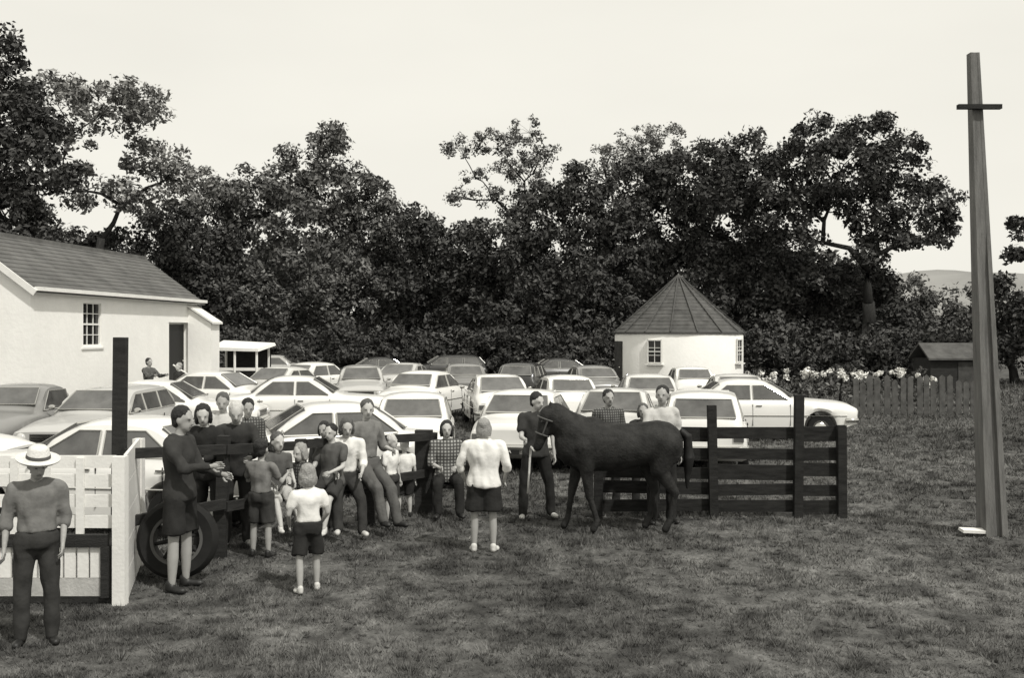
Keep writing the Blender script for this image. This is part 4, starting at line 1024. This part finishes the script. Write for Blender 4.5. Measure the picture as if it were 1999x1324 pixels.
fwd = ((.1, -.75, -.6), (.0, -1, .15)); fwdm = ((-.1, -.75, -.6), (.0, -1, .15))
hang = lambda s_: ((.14 * s_, .05, -1), (.04 * s_, -.15, -1))
person('man in pale brimmed hat and grey shirt beside the white stock gate', 72, 1258, 1.54, 22, 'cloth_grey', 'elbow', legm='cloth_dark', hair='hair_mid', hat='straw', face=True, headtilt=22, headturn=14, build=1.02,
       arms={-1: ((-.22, .1, -1), (-.05, -.3, -1)), 1: ((.16, .15, -1), (-.05, -.4, -.9))})
person('dark-haired man in dark sweater and shorts standing against the propped wheel', 352, 1152, 1.76, 78, 'cloth_dark', 'long', 'shorts', legm='cloth_black', skin='skin', hair='hair_dark', headtilt=8, arms={-1: ((-.1, -.6, -.8), (.2, -.9, .1)), 1: ((.15, -.3, -1), (0, -.9, -.2))}, face=True)
rest = {-1: ((-.25, -.55, -.75), (.35, -.9, .05)), 1: ((.25, -.55, -.75), (-.35, -.9, .05))}
person('man in black coat with bushy dark hair leaning on the rail', 408, 0, 1.68, -12, 'cloth_black', 'long', legm='cloth_black', hair='hair_dark', hairstyle='bob', d=11.75, lean=10, headtilt=8, headturn=25, arms=rest, face=True, skin='skin_pale')
person('white-haired man in dark jacket leaning over the rail', 462, 0, 1.70, 14, 'cloth_dark', 'long', legm='cloth_dark', hair='hair_white', d=12.05, lean=14, headtilt=10, arms=rest, skin='skin_pale', face=True, shoes='shoe_pale')
person('man in light shirt and dark hair looking over the rail from behind', 436, 0, 1.70, 8, 'cloth_pale', 'long', hair='hair_mid', headtilt=14, face=True, d=13.3)
person('person in grey check shirt with dark hair beyond the rail fence', 484, 0, 1.62, 20, 'cloth_check', 'long', hair='hair_dark', headtilt=18, face=True, d=13.4)
person('small dark-haired child in grey shirt and dark shorts by the pale stake', 510, 1088, 1.30, 165, 'cloth_grey', 'short', 'shorts', 'cloth_dark', kid=True, arms={-1: ((-.3, -.4, -.8), (.1, -.9, .3)), 1: ((.3, -.4, -.8), (-.1, -.9, .3))})
person('girl in pale shorts sitting on the low rail with bare legs stretched out', 538, 0, 1.26, 38, 'cloth_mid', 'short', 'shorts', 'cloth_pale', kid=True, skin='skin_pale', hair='hair_mid', hairstyle='long', shoes='shoe_pale', d=11.75, seat=.66,
       legpose={-1: ((-.12, -.9, -.45), (0, -.45, -1)), 1: ((.12, -.95, -.3), (0, -.55, -1))}, arms={-1: ((-.2, -.3, -1), (.2, -.8, -.3)), 1: ((.2, -.3, -1), (-.2, -.8, -.3))}, lean=6)
person('fair child with bowl haircut and check shirt behind the boy in white', 590, 1068, 1.20, -35, 'cloth_check', 'short', 'shorts', 'cloth_mid', kid=True, hair='hair_light', hairstyle='bob', face=True, headtilt=14, skin='skin_pale')
person('small boy in white T-shirt and dark knee shorts with fair hair', 602, 1156, 1.22, 205, 'cloth_white', 'short', 'shorts', 'cloth_black', kid=True, hair='hair_light', hairstyle='bob', skin='skin', shoes='shoe_pale',
       arms={-1: ((-.3, .1, -1), (.25, -.6, -.7)), 1: ((.35, .1, -1), (-.2, -.7, -.7))}, headtilt=12, legpose={-1: ((-.08, -.12, -1), (0, .06, -1)), 1: ((.1, .14, -1), (.02, .2, -1))})
person('dark-haired teenager in dark top behind the woman on the rail', 634, 1036, 1.36, -10, 'cloth_dark', 'long', hair='hair_dark', hairstyle='bob', face=True, headtilt=10)
person('woman in white blouse and dark jeans sitting on the low rail', 674, 0, 1.60, 18, 'cloth_white', 'elbow', 'trousers', 'cloth_dark', hair='hair_mid', hairstyle='bob', headtilt=12, skin='skin_pale', shoes='shoe_pale', d=12.72, seat=.62, face=True,
       legpose={-1: ((-.15, -.9, -.4), (0, -.25, -1)), 1: ((.15, -.85, -.5), (0, -.15, -1))}, arms={-1: ((-.2, -.35, -1), (.25, -.9, -.2)), 1: ((.2, -.35, -1), (-.25, -.9, -.2))}, lean=10)
person('youth in dark shirt and shorts sitting on the low rail next to the woman', 648, 0, 1.45, -20, 'cloth_mid', 'short', 'shorts', 'cloth_dark', hair='hair_dark', skin='skin_pale', d=12.5, seat=.62, face=True, shoes='shoe_pale', headtilt=8,
       legpose={-1: ((-.15, -.9, -.4), (0, -.25, -1)), 1: ((.15, -.85, -.5), (0, -.35, -1))}, arms={-1: ((-.2, -.35, -1), (.25, -.9, -.2)), 1: ((.2, -.35, -1), (-.25, -.9, -.2))})
person('grey-haired man in grey shirt half sitting on the rail, legs stretched out', 716, 0, 1.72, 48, 'cloth_grey', 'elbow', 'trousers', 'cloth_mid', hair='hair_mid', headtilt=8, headturn=-30, skin='skin_pale', d=13.0, seat=.74, face=True,
       arms={-1: ((-.3, .1, -1), (.1, -.5, -.6)), 1: ((.3, -.1, -1), (-.2, -.8, -.1))}, legpose={-1: ((-.1, -.85, -.55), (0, -.35, -1)), 1: ((.1, -.75, -.65), (0, -.3, -1))})
person('white-haired toddler in white shirt by the thick fence post', 790, 1010, 1.04, 190, 'cloth_white', 'short', 'shorts', 'cloth_black', kid=True, hair='hair_white', skin='skin_pale')
person('fair-haired youngster in white shirt beside the half-sitting man', 764, 1022, 1.16, 60, 'cloth_white', 'short', 'shorts', 'cloth_dark', kid=True, hair='hair_white', hairstyle='short', skin='skin_pale')
st_ = tag(empty('stool', (wx(872, 14.1), 14.1, 0)), 'low dark stool under the seated woman', 'stool')
MB().box((0, 0, .40), (.36, .34, .05)).build('seat', 'dark_wood', st_)
for sx in (-.14, .14):
    for sy in (-.13, .13): MB().tube([(sx * 1.15, sy * 1.15, 0), (sx, sy, .38)], .02, 6).build('leg', 'dark_wood', st_)
person('seated woman in plaid blouse with hands in her lap', 872, 0, 1.62, 8, 'cloth_plaid', 'elbow', 'trousers', 'cloth_black', hair='hair_dark', hairstyle='bob', d=14.1, seat=.43, face=True, headtilt=6, skin='skin_pale',
       legpose={-1: ((-.15, -1, -.05), (0, -.1, -1)), 1: ((.15, -1, -.05), (0, -.12, -1))}, arms={-1: ((-.2, -.25, -1), (.45, -.9, -.15)), 1: ((.2, -.25, -1), (-.45, -.9, -.15))})
person('woman in white blouse and dark shorts with bare legs, her back turned', 945, 1078, 1.50, 176, 'cloth_white', 'elbow', 'shorts', 'cloth_black', hair='hair_light', hairstyle='bob', skin='skin', shoes='shoe_pale', build=1.22, tucked=False,
       arms={-1: ((-.35, .05, -1), (.2, -.5, -.8)), 1: ((.35, .05, -1), (-.2, -.5, -.8))})
person('horse handler in dark shirt with bare arms holding a lead rope', 1046, 1012, 1.68, 12, 'cloth_dark', 'short', 'trousers', 'cloth_black', shoes='shoe_pale', skin='skin_pale', headtilt=12, headturn=30, legpose={-1: ((-.16, 0, -1), (-.05, .03, -1)), 1: ((.24, 0, -1), (.08, .03, -1))},
       arms={-1: ((-.15, -.35, -1), (.0, -.9, -.05)), 1: ((.2, -.1, -1), (.05, -.2, -1))}, face=True)
person('dark-haired man in pale shirt standing behind the horse rump', 1293, 0, 1.78, 12, 'cloth_pale', 'long', 'trousers', 'cloth_black', d=13.42, face=True, headturn=-30, arms={-1: ((-.3, -.5, -.8), (.1, -.9, .25)), 1: hang(1)})
person('dark-haired onlooker in grey check shirt behind the horse back', 1188, 0, 1.66, 12, 'cloth_check', 'long', hair='hair_dark', d=14.7, face=True)
person('short onlooker in dark top between the horse and the fence post', 1256, 0, 1.47, -10, 'cloth_dark', 'long', hair='hair_mid', hairstyle='bob', d=14.6, face=True)
person('person in check jacket standing by the cottage steps', 291, 0, 1.74, 62, 'cloth_check', 'long', hair='hair_dark', d=29.8, arms={-1: fwdm, 1: fwd})
person('seated person in dark clothes in front of the cottage door', 350, 0, 1.62, -35, 'cloth_dark', 'long', hair='hair_light', d=29.4, face=True, skin='skin_pale')

# ================================================================== HORSE
hd = 12.85
def horse():
    s = .98; mb = MB()
    # facing -X; origin under the trunk
    b = lambda c, r_, ry=0: mb.ball(Vector(c) * s, tuple(k * s for k in r_), Matrix.Rotation(R(ry), 3, 'Y'), 18, 10)
    tv, tf = [], []
    TS = [(-.82, 1.16, .05, .06), (-.79, 1.15, .13, .17), (-.70, 1.13, .19, .26), (-.55, 1.12, .225, .315), (-.38, 1.10, .245, .325), (-.15, 1.09, .262, .312), (.10, 1.10, .270, .295), (.32, 1.13, .262, .282), (.50, 1.15, .255, .285), (.66, 1.14, .225, .265), (.77, 1.12, .155, .20), (.82, 1.11, .06, .09)]
    for (x_, zc_, ry_, rz_) in TS:
        for k in range(20):
            a_ = 2 * math.pi * k / 20; tv.append(Vector((x_, ry_ * math.cos(a_), zc_ + rz_ * math.sin(a_))) * s)
    for i_ in range(len(TS) - 1):
        for k in range(20): tf.append((i_ * 20 + k, i_ * 20 + (k + 1) % 20, (i_ + 1) * 20 + (k + 1) % 20, (i_ + 1) * 20 + k))
    tf.append(tuple(range(20))); tf.append(tuple((len(TS) - 1) * 20 + k for k in range(20)))
    mb.add(tv, tf)
    b((-.40, 0, 1.32), (.24, .10, .16), -12)          # withers
    for sy in (-1, 1):
        mb.ball(Vector((-.47, sy * .15, 1.06)) * s, tuple(k * s for k in (.16, .10, .24)), Matrix.Rotation(R(18), 3, 'Y')); mb.ball(Vector((.58, sy * .15, 1.10)) * s, tuple(k * s for k in (.22, .12, .25)), Matrix.Rotation(R(-20), 3, 'Y'))
    # neck arches up and the head hangs forward
    cap = lambda a, c, ra, rb: mb.capsule(Vector(a) * s, Vector(c) * s, ra * s, rb * s, 12)
    cap((-.50, 0, 1.20), (-.72, 0, 1.40), .235, .18); cap((-.48, 0, 1.32), (-.80, 0, 1.55), .13, .11); cap((-.70, 0, 1.38), (-.87, 0, 1.51), .17, .125)
    hx0, hx1 = Vector((-.89, 0, 1.50)), Vector((-1.03, 0, 1.10))
    mb.capsule(hx0 * s, hx0.lerp(hx1, .45) * s, .125 * s, .095 * s, 12); mb.capsule(hx0.lerp(hx1, .4) * s, hx1 * s, .092 * s, .062 * s, 12)
    mb.ball(hx0.lerp(hx1, .3) * s + Vector((.05, 0, -.03)), (.09, .07, .12))
    mb.ball(hx1 * s + Vector((-.01, 0, -.01)), (.062, .058, .06))
    for sy in (-1, 1):
        mb.capsule(Vector((-.86, sy * .06, 1.58)) * s, Vector((-.875, sy * .075, 1.70)) * s, .032 * s, .010 * s, 8)
        # forelegs: shoulder, elbow, knee, fetlock, hoof ; hind legs: stifle forward, hock back
        fx = -.46 if sy < 0 else -.56
        step = .22 if sy < 0 else -.10
        cap((fx, sy * .14, 1.10), (fx + .04, sy * .14, .82), .15, .095); cap((fx + .04, sy * .14, .82), (fx + step * .35, sy * .14, .47), .088, .055); cap((fx + step * .35, sy * .14, .47), (fx + step * .8, sy * .14, .17), .045, .038); cap((fx + step * .8, sy * .14, .17), (fx + step * .8 - .05, sy * .14, .06), .042, .052)
        hx_ = .60 if sy < 0 else .50; hs_ = -.02 if sy < 0 else -.14
        cap((hx_, sy * .13, 1.12), (hx_ - .10, sy * .15, .82), .20, .125); cap((hx_ - .10, sy * .15, .82), (hx_ + .12 + hs_, sy * .14, .52), .110, .062); cap((hx_ + .12 + hs_, sy * .14, .52), (hx_ + .06 + hs_, sy * .14, .19), .050, .040); cap((hx_ + .06 + hs_, sy * .14, .19), (hx_ + hs_, sy * .14, .06), .044, .054)
    o = soft('horse', mb, 'horse_coat', None, .02, 6)
    t = MB(); t.tube([Vector(p) * s for p in ((.78, 0, 1.30), (.88, .0, 1.22), (.90, .01, .95), (.88, .02, .55))], [.045, .06, .075, .02], 10)
    soft('tail', t, 'horse_hair', o, .015, 2, .012, 14)
    mn = MB()
    for k in range(14):
        f = k / 13; p = Vector((-.86 + .48 * f, 0, 1.63 - .21 * f)) * s
        mn.capsule(p, p + Vector((.05, -.10, -.20)), .035, .015, 7)
    soft('mane', mn, 'horse_hair', o, .014, 2, .012, 20)
    for sy in (-1, 1):
        MB().ball(hx0.lerp(hx1, .22) * s + Vector((-.055, sy * .088, .01)), .019).build('eye', 'eye_dark', o)
    hl = MB()
    for f, rr in ((.62, .092), (.14, .135)):
        c = hx0.lerp(hx1, f) * s; q = (hx1 - hx0).to_track_quat('Z', 'Y').to_matrix()
        ring = [c + q @ Vector((rr * math.cos(a), rr * .95 * math.sin(a), 0)) for a in np.linspace(0, 2 * math.pi, 17)]
        hl.tube(ring, .011, 6, cap=False)
    for sy in (-1, 1): hl.tube([hx0.lerp(hx1, .62) * s + Vector((0, sy * .09, 0)), hx0.lerp(hx1, .14) * s + Vector((0, sy * .13, 0))], .011, 6)
    hl.build('halter', 'leather', o)
    return o
ho = horse(); ho.location = (wx(1208, hd), hd, 0); tag(ho, 'dark horse in a halter with its head lowered beside the handler', 'horse')
rp = MB(); rp.tube([(wx(1056, hd) + .02, hd, 1.10), (wx(1044, 13.2), 13.15, .98), (wx(1037, 13.5), 13.45, 1.0), (wx(1035, 13.5), 13.5, .85), (wx(1033, 13.5), 13.5, .6), (wx(1031, 13.5), 13.5, .38)], .014, 7)
rpo = tag(rp.build('lead_rope', 'cloth_white', smooth=True), 'pale lead rope hanging below the horse halter', 'rope')

finish_soft()
